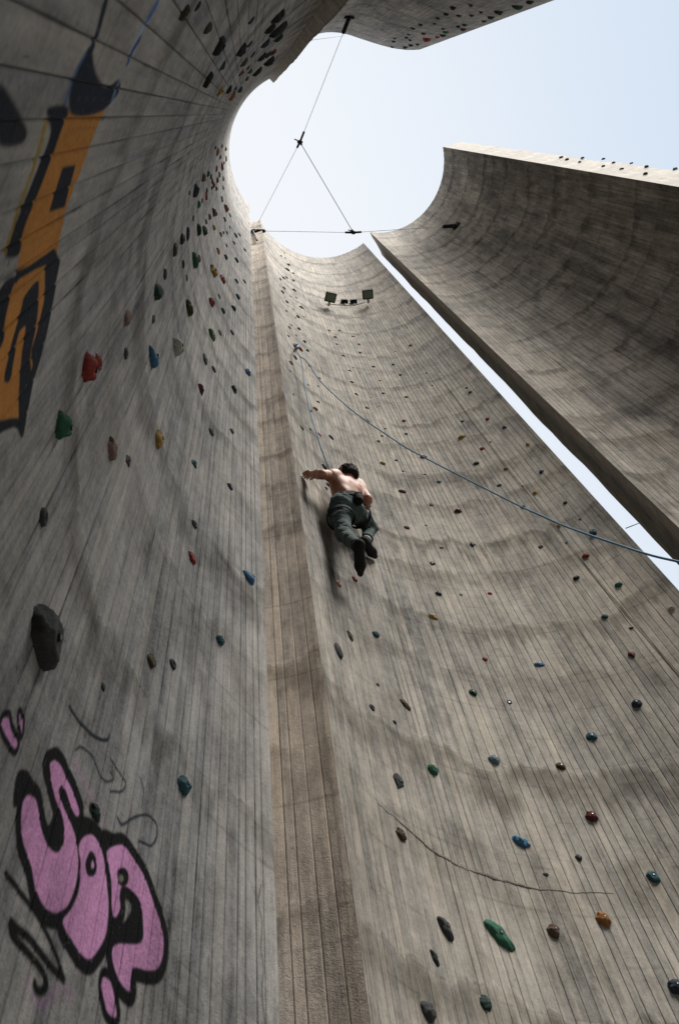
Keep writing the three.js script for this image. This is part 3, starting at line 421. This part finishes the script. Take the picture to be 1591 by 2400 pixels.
read('climb', 750, 1350, 0.2551, [[165, 65, 55, 72, 'P', 't', 3.1, 'pink teardrop climbing hold below the climber’s feet'], [318, 35, 50, 60, 'R', 'k', 0.5, 'small red blocky climbing hold under the climber’s foot'], [1035, 380, 95, 56, 'Y', 'e', -0.25], [272, 550, 45, 95, 'V', 'l', 0.3], [510, 540, 65, 75, 'T', 'b'], [165, 690, 80, 120, 'H', 'l', 0.3], [1512, 765, 58, 45, 'R', 'b'], [1398, 1075, 75, 70, 'D', 'k'], [475, 1210, 50, 70, 'H', 'o'], [780, 1182, 75, 95, 'V', 'l', 0.7], [528, 1000, 22, 22, 'K', 'b'], [683, 1345, 24, 30, 'K', 'b']]);
read('climb', 1100, 1450, 0.3131, [[520, 345, 82, 50, 'B', 'e', 0], [297, 625, 40, 40, 'H', 'o'], [1218, 275, 55, 60, 'M', 't'], [1250, 640, 82, 72, 'N', 'b'], [912, 885, 95, 65, 'T', 'b'], [182, 1062, 85, 80, 'S', 'b'], [682, 1108, 75, 58, 'V', 'b'], [910, 1487, 95, 72, 'M', 'b']]);
read('climb', 600, 1600, 0.632, [[653, 325, 38, 45, 'G', 'b'], [527, 372, 42, 55, 'H', 't'], [535, 565, 36, 44, 'V', 'b'], [980, 592, 55, 44, 'B', 'e', -0.5], [1195, 650, 22, 25, 'H', 'b'], [1073, 712, 26, 14, 'K', 'e'], [1470, 722, 50, 38, 'T', 'b'], [1285, 880, 48, 46, 'O', 'b'], [697, 912, 35, 58, 'H', 'l', 0.5], [897, 937, 66, 74, 'G', 'l', 0.8, 'long green climbing hold set slanting low on the climbing wall'], [1100, 925, 45, 44, 'W', 'b'], [660, 1020, 22, 38, 'K', 'l'], [850, 1190, 40, 44, 'D', 'b'], [635, 1222, 50, 54, 'H', 'b'], [1555, 1130, 50, 48, 'N', 'b']]);
read('shade', 780, 0, 0.3316, [[70, 25, 35, 30, 'K', 'b'], [850, 50, 36, 30, 'K', 'b'], [800, 95, 28, 30, 'K', 'b'], [740, 125, 24, 22, 'K', 'b'], [975, 35, 26, 22, 'W', 'b'], [890, 108, 32, 20, 'K', 'b'], [980, 105, 26, 20, 'H', 'b'], [1045, 82, 20, 18, 'H', 'b'], [1115, 118, 36, 24, 'D', 'b'], [1170, 80, 50, 20, 'K', 'e'], [1305, 42, 58, 26, 'D', 'e'], [1390, 8, 40, 24, 'K', 'b'], [1068, 147, 26, 18, 'H', 'b'], [930, 172, 26, 18, 'D', 'b'], [885, 183, 20, 18, 'K', 'b'], [920, 203, 30, 20, 'M', 'b'], [778, 200, 18, 16, 'K', 'b'], [797, 223, 28, 24, 'G', 'b'], [778, 245, 26, 24, 'D', 'b'], [737, 257, 20, 18, 'R', 'b'], [718, 165, 18, 16, 'K', 'b'], [620, 172, 26, 22, 'K', 'b'], [565, 198, 26, 26, 'K', 'b'], [640, 235, 22, 26, 'K', 'b'], [662, 272, 34, 40, 'R', 'b'], [535, 242, 20, 18, 'K', 'b'], [520, 262, 20, 18, 'K', 'b'], [437, 270, 18, 18, 'K', 'b'], [430, 290, 20, 20, 'K', 'b'], [545, 280, 18, 16, 'K', 'b'], [550, 315, 18, 24, 'K', 'b'], [598, 310, 16, 16, 'K', 'b'], [418, 328, 20, 16, 'N', 'b'], [510, 330, 26, 18, 'N', 'b']]);
read('end', 800, 300, 0.5045, [[1020, 138, 12, 12, 'K', 'b'], [1047, 147, 12, 10, 'K', 'b'], [1118, 140, 10, 10, 'H', 'b'], [1105, 157, 10, 9, 'W', 'b'], [1215, 145, 10, 10, 'K', 'b'], [1215, 178, 12, 10, 'H', 'b'], [1262, 162, 10, 10, 'W', 'b'], [1300, 190, 13, 11, 'K', 'b'], [1345, 164, 10, 10, 'K', 'b'], [1415, 180, 12, 10, 'H', 'b'], [1410, 213, 14, 12, 'K', 'b'], [1548, 192, 14, 12, 'E', 'b']]);

// holds that would share a label are told apart by the hold next to them
{
  const all = scene.children.filter((o) => o.userData.category === 'climbing hold'), first = all.map((o) => o.userData.label), count = {}; first.forEach((l) => { count[l] = (count[l] || 0) + 1; });
  all.forEach((o, i) => {
    if (count[first[i]] < 2 || !/ climbing hold /.test(first[i])) return;
    let best = -1, bd = 9; all.forEach((q, j) => { const d = q.position.distanceTo(o.position); if (j !== i && first[j] !== first[i] && count[first[j]] < 3 && / climbing hold (low|halfway|high|near|below|level|above|on) /.test(first[j]) && q.userData.group === o.userData.group && d < bd) { bd = d; best = j; } });
    if (best < 0) return;
    const q = all[best].position.clone().sub(o.position), rel = Math.abs(q.y) > 1.2 * Math.hypot(q.x, q.z) ? (q.y > 0 ? 'below' : 'above') : 'beside';
    const [mine] = first[i].split(' climbing hold '), other = first[best].split(' climbing hold ')[0].replace(/^(tiny|small|medium|large) /, ''), wall = o.userData.group.replace('climbing holds on ', '').replace('the end face of the wall without holds', 'the bare wall’s end').replace('S-curved ', '');
    const l = `${mine} climbing hold ${rel} ${/^[aeiou]/.test(other) ? 'an' : 'a'} ${other} one on ${wall}`; o.userData.label = l.split(' ').length > 16 ? l.replace(/ rounded/g, '').replace(' without holds', '').replace(' blocky', '').replace(/ (ring|teardrop|crescent|edge)-shaped one/, ' one').replace(' wide one', ' one') : l;
  });
}

// ------------------------------------------------------------------ ropes and cables
function tube(points, radius, seg = 80, sides = 6) { return new THREE.TubeGeometry(new THREE.CatmullRomCurve3(points, false, 'centripetal'), seg, radius, sides); }
const single = (name, geo, m, label, category, group) => { const o = part(numbered(name), geo, m, scene); o.userData = { label, category }; if (group) o.userData.group = group; return o; };
const ropeBlue = mat(0.06, 0.17, 0.28, 0.85), ropeDark = mat(0.03, 0.032, 0.035, 0.9), steel = mat(0.16, 0.18, 0.2, 0.55, { metalness: 0.5 }), blackSteel = matte(0.012, 0.013, 0.015, 0.8);
const onWall = (w, x, y, off) => { const k = CURVE[w].hit(x, y, off); return world(k.p[0], k.p[1], k.h); };
// quickdraws at the top of the climbing line, where the rope turns
const topDraw = onWall('climb', 694, 819, 0.09);
{
  const d = thing('rope_anchor', 'steel rope anchor at the top of the climbing line, blue rope through it', 'anchor'), k = CURVE.climb.hit(691, 812), n = V3(k.n[0], 0, -k.n[1]), b = world(k.p[0], k.p[1], k.h);
  part('bolt_plate', new THREE.BoxGeometry(0.05, 0.09, 0.05).translate(0, 0, 0), blackSteel, d).position.copy(b);
  part('sling', tube([b.clone(), b.clone().addScaledVector(n, 0.06).add(V3(0, -0.06, 0)), topDraw.clone().add(V3(0, 0.04, 0))], 0.012, 12), ropeBlue, d);
  const ring = part('carabiner', new THREE.TorusGeometry(0.04, 0.007, 6, 16).rotateY(Math.PI / 2), steel, d); ring.position.copy(topDraw); ring.lookAt(topDraw.clone().add(n)); ring.position.y += 0.01;
}
const LEAD = [[703, 837, 0.1], [714.6, 905.7, 0.09], [726, 963, 0.1], [741, 1013, 0.13], [753, 1051, 0.13], [768, 1092, 0.11], [783, 1125, 0.09], [803, 1170, 0.075]];
single('climbing_rope', tube([topDraw, ...LEAD.map(([x, y, o]) => onWall('climb', x, y, o))], 0.0055, 120), ropeBlue, 'blue climbing rope running from the top anchor to the climber', 'rope');
{
  const pts = [[704, 836], [714.6, 842], [749, 891], [779.6, 922], [818, 956], [860, 988], [902, 1016], [948, 1047], [992, 1071], [1040, 1096], [1097, 1125], [1160, 1157], [1224, 1189], [1280, 1214], [1313, 1229], [1375, 1252], [1446, 1276], [1523, 1301], [1591, 1317], [1700, 1345]];
  const d0 = topDraw.distanceTo(camera.position), d1 = 3.4, run = (p) => Math.hypot(p[0] - 694, p[1] - 819), all = run(pts[pts.length - 2]);
  single('climbing_rope', tube([topDraw, ...pts.map((p) => rayPoint(p[0], p[1], 1 / mix(1 / d0, 1 / d1, run(p) / all)))], 0.0056, 160), ropeBlue, 'slack blue rope hanging from the top anchor across to the open slot', 'rope');
  const thin = [[1038, 894], [1074, 940], [1105, 986], [1141, 1031], [1189, 1096], [1232, 1149], [1278, 1206], [1331, 1273], [1364, 1314], [1410, 1370], [1456, 1423], [1515, 1492], [1588, 1576], [1700, 1702]];
  single('hanging_line', tube(thin.map(([x, y]) => onWall('climb', x, y, 0.006)), 0.0022, 120, 5), ropeDark, 'thin dark line hanging straight down the climbing wall', 'rope');
}
// wire across the slot
single('slot_wire', tube([onWall('climb', 1466, 1238, 0.0), rayPoint(1502, 1224, 8.1)], 0.004, 4), ropeDark, 'short wire stretched across the open slot', 'wire');
// steel cables under the rim
{
  const dA = onWall('bare', 1068, 529, 0.02), pA = onWall('pillar', 593, 541, 0.03), eA = onWall('shade', 818, 42, 0.03), dist = (v) => v.distanceTo(camera.position);
  const d2 = 1 / mix(1 / dist(pA), 1 / dist(dA), 0.497), J2 = rayPoint(828, 545, d2), J1 = rayPoint(703, 333, (dist(eA) + d2) / 2), behind = world(-0.02, 2.6, 19.6);
  const cab = (a, b, label, rad = 0.0045) => single('steel_cable', tube([a, a.clone().lerp(b, 0.5), b], rad, 6), steel, label, 'cable', 'steel cables under the rim');
  cab(eA, J1, 'steel cable from the shaded wall to the upper joint'); cab(J1, world(0.1, 2.42, 20.03), 'steel cable from the upper joint to the top of the pillar'); cab(J1, J2, 'steel cable between the two black joints', 0.0075);
  cab(pA, J2, 'steel cable from the pillar anchor to the lower joint'); cab(J2, dA, 'steel cable from the lower joint to the wall without holds');
  cab(onWall('shade', 806, 84, 0.03), rayPoint(716, 96, 19.4), 'thin steel cable close under the rim of the shaded wall', 0.003);
  const bar = (a, b, r) => { const g = new THREE.CapsuleGeometry(r, a.distanceTo(b), 4, 8); g.applyQuaternion(new THREE.Quaternion().setFromUnitVectors(V3(0, 1, 0), b.clone().sub(a).normalize())); const m = a.clone().lerp(b, 0.5); return g.translate(m.x, m.y, m.z); };
  const joint = (J, dirs, label) => {
    const t = thing('cable_joint', label, 'cable joint', 'black joints where cables meet');
    dirs.forEach(([to, len]) => part('end_sleeve', bar(J, J.clone().add(to.clone().sub(J).normalize().multiplyScalar(len)), 0.022), blackSteel, t));
    const s = part('shackle', new THREE.IcosahedronGeometry(0.058, 1), blackSteel, t); s.position.copy(J); s.scale.set(1, 0.8, 0.7);
    part('pin', bar(J.clone().add(V3(-0.1, 0.02, 0.05)), J.clone().add(V3(0.03, 0, 0)), 0.012), blackSteel, t);
  };
  joint(J1, [[eA, 0.2], [world(0.1, 2.42, 20.03), 0.17], [J2, 0.05]], 'black cable joint high over the middle of the opening');
  joint(J2, [[pA, 0.16], [dA, 0.16], [J1, 0.06]], 'black cable joint just above the climbing wall’s rim');
  const anchor = (at, n, arm, label) => {
    const t = thing('wall_anchor', label, 'cable anchor');
    const plate = part('plate', new THREE.BoxGeometry(0.17, 0.2, 0.03), blackSteel, t); plate.position.copy(at); plate.lookAt(at.clone().add(n));
    part('tensioner', bar(at, at.clone().addScaledVector(arm, 0.24), 0.038), blackSteel, t); part('eye_bolt', bar(at.clone().addScaledVector(arm, 0.05).add(V3(0, -0.07, 0)), at.clone().addScaledVector(arm, 0.1).add(V3(0, 0.06, 0)), 0.026), blackSteel, t);
    return t;
  };
  const nOf = (w, x, y) => { const k = CURVE[w].hit(x, y); return V3(k.n[0], 0, -k.n[1]); }, aim = (a, b) => b.clone().sub(a).normalize();
  anchor(dA, nOf('bare', 1068, 529), aim(dA, J2), 'black cable anchor on the wall without holds'); anchor(eA, nOf('shade', 818, 42), aim(eA, J1), 'black cable anchor on the shaded wall');
  const t = anchor(pA, nOf('pillar', 593, 541), aim(pA, J2), 'black cable anchor with a long arm at the pillar top');
  part('arm', bar(pA, onWall('pillar', 602, 563, 0.05), 0.02), blackSteel, t);
}
// floodlights and small boxes high on the climbing wall, seen from underneath
{
  const frame = matte(0.03, 0.033, 0.03, 0.8), pane = matte(0.13, 0.16, 0.12, 0.5), grey = mat(0.35, 0.34, 0.31, 0.8);
  const fix = (x, y, off) => { const k = CURVE.climb.hit(x, y, off), n = V3(k.n[0], 0, -k.n[1]); const q = new THREE.Quaternion().setFromRotationMatrix(new THREE.Matrix4().makeBasis(V3().crossVectors(V3(0, 1, 0), n), V3(0, 1, 0), n)); return [world(k.p[0], k.p[1], k.h), q]; };
  for (const [x, y, turn, label] of [[775, 697, 0.0, 'square floodlight facing down, beside the two small boxes near the shaded side'], [862, 690, 0.12, 'square floodlight facing down, nearer the open slot']]) {
    const t = thing('floodlight', label, 'floodlight', 'floodlights near the rim'), [p, q] = fix(x, y, 0.19); t.position.copy(p); t.quaternion.copy(q); t.rotateY(turn); t.rotateX(0.12); t.scale.setScalar(0.9);
    part('housing', new THREE.BoxGeometry(0.21, 0.06, 0.19).translate(0, 0.035, 0), frame, t); part('lens', new THREE.BoxGeometry(0.172, 0.012, 0.152).translate(0, 0, 0), pane, t);
    for (const [w, d, a, b] of [[0.21, 0.02, 0, 0.085], [0.21, 0.02, 0, -0.085], [0.02, 0.15, 0.095, 0], [0.02, 0.15, -0.095, 0]]) part('rim', new THREE.BoxGeometry(w, 0.02, d).translate(a, -0.002, b), frame, t);
    part('bracket', new THREE.BoxGeometry(0.05, 0.03, 0.1).translate(0, 0.02, -0.13), grey, t);
  }
  for (const x of [807, 828.5]) { const t = thing('control_box', 'small black box between the two floodlights', 'box', 'boxes between the floodlights'), [p, q] = fix(x, 706, 0.03); t.position.copy(p); t.quaternion.copy(q); part('case', new THREE.BoxGeometry(0.12, 0.1, 0.06), blackSteel, t); part('lid', new THREE.BoxGeometry(0.1, 0.08, 0.012).translate(0, 0, 0.034), frame, t); part('conduit', new THREE.CylinderGeometry(0.008, 0.008, 0.2, 6).translate(0, -0.14, -0.02), grey, t); }
  single('lamp_cable', tube([[763, 712], [790, 714], [820, 716], [832, 714], [855, 708]].map(([x, y]) => onWall('climb', x, y, 0.006)), 0.006, 40), grey, 'grey cable run linking the floodlights along the wall', 'cable');
}
//PERSON

// ------------------------------------------------------------------ the climber
{
  // joints: plan x, plan y, height over the eye
  const JP = { head: [0.638, 2.469, 5.519], neck: [0.617, 2.469, 5.381], shL: [0.522, 2.375, 5.313], shR: [0.719, 2.536, 5.478], elL: [0.411, 2.278, 5.131], haL: [0.333, 2.364, 5.351], elR: [0.757, 2.542, 5.245], haR: [0.785, 2.681, 5.437], pel: [0.564, 2.471, 4.969], hiL: [0.512, 2.465, 4.904], hiR: [0.62, 2.511, 5.004], knL: [0.51, 2.459, 4.554], knR: [0.776, 2.755, 5.196], anL: [0.555, 2.368, 4.226], anR: [0.693, 2.69, 4.863], toL: [0.567, 2.532, 4.179], toR: [0.767, 2.827, 4.893] };
  const K = 0.82, O0 = world(...JP.pel), J = Object.fromEntries(Object.entries(JP).map(([k, [x, y, h]]) => [k, world(x, y, h).sub(O0).divideScalar(K).add(O0)]));   // built full size about the hips
  const out = V3(1.68 - JP.pel[0], 0, -(1.45 - JP.pel[1])).normalize(), right = V3().crossVectors(V3(0, 1, 0), out);      // away from the wall; to the climber's right
  const add = (a, o = 0, r = 0, u = 0) => a.clone().addScaledVector(out, o).addScaledVector(right, r).add(V3(0, u, 0));
  const spine = J.neck.clone().sub(J.pel).normalize(), side = J.shR.clone().sub(J.shL).normalize();
  const along = (f, lat = 0, o = 0) => J.pel.clone().lerp(J.neck, f).addScaledVector(side, lat).addScaledVector(out, o);
  const capsule = (p, [a, b, ra, rb]) => { const abx = b.x - a.x, aby = b.y - a.y, abz = b.z - a.z, t = clamp(((p.x - a.x) * abx + (p.y - a.y) * aby + (p.z - a.z) * abz) / (abx * abx + aby * aby + abz * abz + 1e-9)); return Math.hypot(p.x - a.x - abx * t, p.y - a.y - aby * t, p.z - a.z - abz * t) - mix(ra, rb, t); };
  const smin = (a, b, k) => { const h = clamp(0.5 + 0.5 * (b - a) / k); return mix(b, a, h) - k * h * (1 - h); };
  function skin(bones, res, k, extra) {
    const box = new THREE.Box3(); bones.forEach(([a, b, ra, rb]) => { box.expandByPoint(a.clone().addScalar(ra + 0.03)); box.expandByPoint(a.clone().addScalar(-ra - 0.03)); box.expandByPoint(b.clone().addScalar(rb + 0.03)); box.expandByPoint(b.clone().addScalar(-rb - 0.03)); });
    const mc = new MarchingCubes(res, new THREE.MeshStandardMaterial(), false, false, 120000), c = box.getCenter(V3()), e = box.getSize(V3()).multiplyScalar(0.5 * res / (res - 4)), p = V3(), half = res / 2;
    for (let z = 0, i = 0; z < res; z++) for (let y = 0; y < res; y++) for (let x = 0; x < res; x++, i++) {
      p.set(c.x + (x - half) / half * e.x, c.y + (y - half) / half * e.y, c.z + (z - half) / half * e.z);
      let d = 9; for (const b of bones) { const q = capsule(p, b); d = d === 9 ? q : smin(d, q, b[4] ?? k); }
      if (extra) d = extra(p, d); mc.field[i] = -d;
    }
    mc.isolation = 0; mc.update();
    const n = mc.count ?? mc.geometry.drawRange.count, pos = new Float32Array(n * 3);
    for (let i = 0; i < n; i++) { pos[i * 3] = c.x + mc.positionArray[i * 3] * e.x; pos[i * 3 + 1] = c.y + mc.positionArray[i * 3 + 1] * e.y; pos[i * 3 + 2] = c.z + mc.positionArray[i * 3 + 2] * e.z; }
    let g = new THREE.BufferGeometry(); g.setAttribute('position', new THREE.BufferAttribute(pos, 3)); g = mergeVertices(g, 1e-5); g.computeVertexNormals(); return g;
  }
  const climber = thing('person', 'shirtless climber in dark green trousers, black shoes and harness, reaching left', 'person'); climber.scale.setScalar(K); climber.position.copy(O0).multiplyScalar(1 - K);
  const hc = J.head, face = out.clone().multiplyScalar(-1).addScaledVector(V3(0, 1, 0), 0.35).addScaledVector(right, 0.15).normalize();
  const wristL = J.haL.clone().lerp(J.elL, 0.26), wristR = J.haR.clone().lerp(J.elR, 0.26);
  const bones = [
    [along(0.02, -0.05), along(0.02, 0.05), 0.1, 0.1], [along(0.2, -0.045, -0.01), along(0.2, 0.045, -0.01), 0.088, 0.088], [along(0.42, -0.055), along(0.42, 0.055), 0.092, 0.092], [along(0.64, -0.075, 0.005), along(0.64, 0.075, 0.005), 0.095, 0.095], [along(0.8, -0.085), along(0.8, 0.085), 0.088, 0.088],
    [along(0.4, -0.07), J.shL.clone().addScaledVector(spine, -0.05), 0.05, 0.062], [along(0.4, 0.07), J.shR.clone().addScaledVector(spine, -0.05), 0.05, 0.062],
    [along(0.97, 0, -0.01), J.shL, 0.055, 0.058], [along(0.97, 0, -0.01), J.shR, 0.055, 0.058], [along(0.72, -0.075, 0.07), along(0.86, -0.09, 0.05), 0.028, 0.03, 0.02], [along(0.72, 0.075, 0.07), along(0.86, 0.09, 0.05), 0.028, 0.03, 0.02],
    [J.neck, hc.clone().addScaledVector(face, -0.01), 0.055, 0.052], [add(hc, 0, 0, 0.02), hc.clone().addScaledVector(face, 0.02).add(V3(0, 0.01, 0)), 0.086, 0.08], [hc.clone().addScaledVector(face, 0.05).add(V3(0, -0.04, 0)), hc.clone().addScaledVector(face, 0.07).add(V3(0, -0.065, 0)), 0.05, 0.036],
    [hc.clone().addScaledVector(face, 0.1).add(V3(0, -0.005, 0)), hc.clone().addScaledVector(face, 0.112).add(V3(0, -0.025, 0)), 0.01, 0.014, 0.012], [add(hc, 0, 0.088, -0.005), add(hc, 0.012, 0.094, 0.02), 0.012, 0.014, 0.008], [add(hc, 0, -0.088, -0.005), add(hc, 0.012, -0.094, 0.02), 0.012, 0.014, 0.008],
    [J.shL, J.shL.clone().lerp(J.elL, 0.35), 0.058, 0.052, 0.03], [J.shL.clone().lerp(J.elL, 0.3), J.elL, 0.05, 0.04, 0.03], [J.elL, J.elL.clone().lerp(wristL, 0.35), 0.04, 0.042, 0.02], [J.elL.clone().lerp(wristL, 0.35), wristL, 0.042, 0.027, 0.02],
    [J.shR, J.shR.clone().lerp(J.elR, 0.35), 0.058, 0.052, 0.03], [J.shR.clone().lerp(J.elR, 0.3), J.elR, 0.05, 0.04, 0.03], [J.elR, J.elR.clone().lerp(wristR, 0.35), 0.04, 0.042, 0.02], [J.elR.clone().lerp(wristR, 0.35), wristR, 0.042, 0.027, 0.02],
    [J.hiL, J.knL, 0.08, 0.052, 0.03], [J.hiR, J.knR, 0.08, 0.052, 0.03], [J.knL, J.anL, 0.05, 0.034, 0.02], [J.knR, J.anR, 0.05, 0.034, 0.02],
  ];
  const groove = (p, d) => { const q = p.clone().sub(J.pel), h = q.dot(spine), lat = q.dot(side), o = q.dot(out); return o > 0 && h > 0.02 && h < 0.44 ? d + 0.009 * Math.exp(-(lat * lat) / 0.0004) * smooth(0.02, 0.1, h) * smooth(0.44, 0.34, h) : d; };
  const hand = (H, W, thumbSide) => {                            // palm, four fingers of their own lengths bent over a hold, thumb from the side of the palm
    const dir = H.clone().sub(W).normalize(), inw = out.clone().multiplyScalar(-1), across = V3().crossVectors(dir, inw).normalize().multiplyScalar(thumbSide), P = W.clone().addScaledVector(dir, 0.045), b = [];
    b.push([W, P.clone().addScaledVector(across, 0.02), 0.024, 0.02], [W, P.clone().addScaledVector(across, -0.022), 0.022, 0.018], [P.clone().addScaledVector(across, 0.024), P.clone().addScaledVector(across, -0.028), 0.018, 0.016]);
    [[0.03, 0.032, 0.022], [0.01, 0.036, 0.025], [-0.011, 0.034, 0.024], [-0.031, 0.027, 0.019]].forEach(([l, l1, l2]) => {
      const k0 = P.clone().addScaledVector(across, l).addScaledVector(dir, 0.014), k1 = k0.clone().addScaledVector(dir, l1 * 0.85).addScaledVector(inw, l1 * 0.35), k2 = k1.clone().addScaledVector(inw, l2).addScaledVector(dir, l2 * 0.3), k3 = k2.clone().addScaledVector(inw, l2 * 0.6).addScaledVector(dir, -l2 * 0.4);
      b.push([k0, k1, 0.0098, 0.009, 0.004], [k1, k2, 0.009, 0.0082, 0.004], [k2, k3, 0.0082, 0.0075, 0.004]);
    });
    const t0 = W.clone().addScaledVector(dir, 0.02).addScaledVector(across, 0.024), t1 = t0.clone().addScaledVector(across, 0.024).addScaledVector(dir, 0.022).addScaledVector(inw, 0.01), t2 = t1.clone().addScaledVector(dir, 0.024).addScaledVector(inw, 0.018);
    b.push([t0, t1, 0.014, 0.011, 0.006], [t1, t2, 0.011, 0.009, 0.004]); return skin(b, 64, 0.008);
  };
  const body = mergeGeometries([skin(bones, 128, 0.04, groove), hand(J.haL, wristL, -1), hand(J.haR, wristR, 1)]);
  {
    const p = body.attributes.position, col = [], v = V3(), ink = [[along(0.86, 0.045, 0.09), 0.04, 0.75], [along(0.86, -0.06, 0.1), 0.02, 0.6]];
    for (let i = 0; i < p.count; i++) { v.fromBufferAttribute(p, i); const m = 1 + 0.07 * tap(T1, v.x * 1.7, v.y * 1.7 + v.z); let k = 0; for (const [c, r, a] of ink) k = Math.max(k, a * smooth(r, r * 0.55, v.distanceTo(c) + 0.006 * tap(T2, v.x * 3, v.y * 3))); col.push(mix(0.34 * m, 0.11, k), mix(0.158 * m, 0.095, k), mix(0.098 * m, 0.085, k)); }
    body.setAttribute('color', new THREE.Float32BufferAttribute(col, 3));
  }
  part('body', body, new THREE.MeshPhysicalMaterial({ vertexColors: true, roughness: 0.62 }), climber);
  part('hair', skin([[add(hc, 0.012, 0, 0.03), hc.clone().addScaledVector(face, 0.012).add(V3(0, 0.035, 0)), 0.094, 0.088], [add(hc, 0.035, 0, -0.035), add(hc, 0.02, 0, 0.02), 0.074, 0.092]], 64, 0.02, (p, d) => { const q = p.clone().sub(hc), f = q.dot(face); return Math.max(d + 0.003 * tap(T3, p.x * 2, p.y * 2 + p.z), f - 0.065, -(q.y + 0.1 + 0.3 * f)); }), matte(0.012, 0.011, 0.011, 0.6), climber);
  const fold = (p, d) => d + 0.0045 * tap(T1, p.x * 0.9 + p.z * 0.7, p.y * 1.6) + 0.002 * tap(T2, p.x + p.z, p.y * 1.9);
  const shin = (a, b, f) => a.clone().lerp(b, f);
  part('trousers', skin([[along(-0.02, -0.055, 0.01), along(-0.02, 0.055, 0.01), 0.112, 0.112], [along(0.13, -0.06), along(0.13, 0.06), 0.1, 0.1], [J.hiL, J.knL, 0.09, 0.06], [J.hiR, J.knR, 0.09, 0.06], [J.knL, shin(J.knL, J.anL, 0.86), 0.06, 0.045], [J.knR, shin(J.knR, J.anR, 0.8), 0.06, 0.045]], 128, 0.03, (p, d) => { const q = p.clone().sub(J.pel).dot(spine); return p.distanceTo(J.pel) < 0.21 ? Math.max(fold(p, d), q - 0.1) : fold(p, d); }), mat(0.036, 0.06, 0.06, 0.95), climber);
  const black = matte(0.012, 0.012, 0.013, 0.85), rubber = matte(0.018, 0.017, 0.017, 0.9), sock = mat(0.5, 0.48, 0.46, 0.9);
  for (const [an, to, kn] of [[J.anL, J.toL, J.knL], [J.anR, J.toR, J.knR]]) {
    const d = to.clone().sub(an).normalize(), dn = an.clone().sub(kn).normalize(), heel = an.clone().addScaledVector(dn, 0.045).addScaledVector(d, -0.025), ball = heel.clone().lerp(to, 0.72);
    const shoe = part('shoe', skin([[an, heel, 0.044, 0.04], [heel, ball, 0.04, 0.042], [ball, to, 0.042, 0.024], [an.clone().addScaledVector(dn, -0.03), an, 0.04, 0.043]], 56, 0.02), black, climber);
    part('sole', skin([[heel.clone().addScaledVector(dn, 0.016), ball.clone().addScaledVector(dn, 0.014), 0.032, 0.036], [ball.clone().addScaledVector(dn, 0.014), to.clone().addScaledVector(dn, 0.004), 0.036, 0.022]], 48, 0.01), rubber, shoe);
  }
  const cuff = (a, b, f) => { const g = new THREE.CylinderGeometry(0.044, 0.043, 0.03, 18, 1, true); g.applyQuaternion(new THREE.Quaternion().setFromUnitVectors(V3(0, 1, 0), b.clone().sub(a).normalize())); const m = a.clone().lerp(b, f); return g.translate(m.x, m.y, m.z); };
  part('sock', cuff(J.knR, J.anR, 0.88), sock, climber);
  // harness: waist belt, leg loops, chalk bag
  const band = (c, ax, ay, up, ra, rb, hgt, th) => {
    const pos = [], idx = [], N = 48; for (let i = 0; i < N; i++) { const a = i / N * 2 * Math.PI; for (const [dr, dh] of [[0, -1], [1, -1], [1, 1], [0, 1]]) { const q = c.clone().addScaledVector(ax, Math.cos(a) * (ra + dr * th)).addScaledVector(ay, Math.sin(a) * (rb + dr * th)).addScaledVector(up, dh * hgt / 2); pos.push(q.x, q.y, q.z); } }
    for (let i = 0; i < N; i++) for (let k = 0; k < 4; k++) { const a = i * 4 + k, b = i * 4 + (k + 1) % 4, c2 = ((i + 1) % N) * 4 + k, d = ((i + 1) % N) * 4 + (k + 1) % 4; idx.push(a, b, d, a, d, c2); }
    const g = new THREE.BufferGeometry(); g.setAttribute('position', new THREE.Float32BufferAttribute(pos, 3)); g.setIndex(idx); const f = g.toNonIndexed(); f.computeVertexNormals(); return f;
  };
  const fwd = V3().crossVectors(side, spine).normalize();
  const belt = part('waist_belt', band(along(0.19), side, fwd, spine, 0.166, 0.122, 0.065, 0.012), black, climber);
  part('buckle', new THREE.BoxGeometry(0.05, 0.035, 0.012), boltMat, belt).position.copy(along(0.19, 0.06, 0.125));
  for (const [h, k, r] of [[J.hiL, J.knL, 0.108], [J.hiR, J.knR, 0.108]]) { const u = k.clone().sub(h).normalize(), x = V3().crossVectors(u, V3(0.3, 0.1, 1)).normalize(), y = V3().crossVectors(u, x); part('leg_loop', band(h.clone().lerp(k, 0.28), x, y, u, r + 0.002, r + 0.002, 0.04, 0.008), black, climber); }
  const bag = new THREE.Group(); bag.name = 'chalk_bag'; climber.add(bag); bag.position.copy(along(-0.06, 0.005, 0.14)); bag.scale.setScalar(0.78); bag.rotation.z = -0.1;
  part('pouch', new THREE.LatheGeometry([[0, -0.075], [0.04, -0.072], [0.054, -0.05], [0.058, 0.03], [0.055, 0.065], [0.048, 0.062], [0.05, 0.02], [0, 0.01]].map(([x, y]) => new THREE.Vector2(x, y)), 20), black, bag);
  part('trim', new THREE.TorusGeometry(0.056, 0.006, 6, 20).rotateX(Math.PI / 2).translate(0, 0.064, 0), mat(0.1, 0.11, 0.12, 0.8), bag);
  // gear clipped to the belt on the far hip
  const gear = new THREE.Group(); gear.name = 'gear'; climber.add(gear); const gp = along(0.1, 0.14, 0.05); part('carabiner', new THREE.TorusGeometry(0.03, 0.005, 6, 14).rotateY(0.7).translate(gp.x, gp.y - 0.03, gp.z), boltMat, gear);
}
// drawing units -> metres, about the ground under the camera
for (const o of [...scene.children, camera]) if (!o.isLight && o !== sun.target) { o.position.multiplyScalar(SCALE); if (o !== camera) o.scale.multiplyScalar(SCALE); }
camera.updateMatrixWorld(true);
renderer.render(scene, camera);
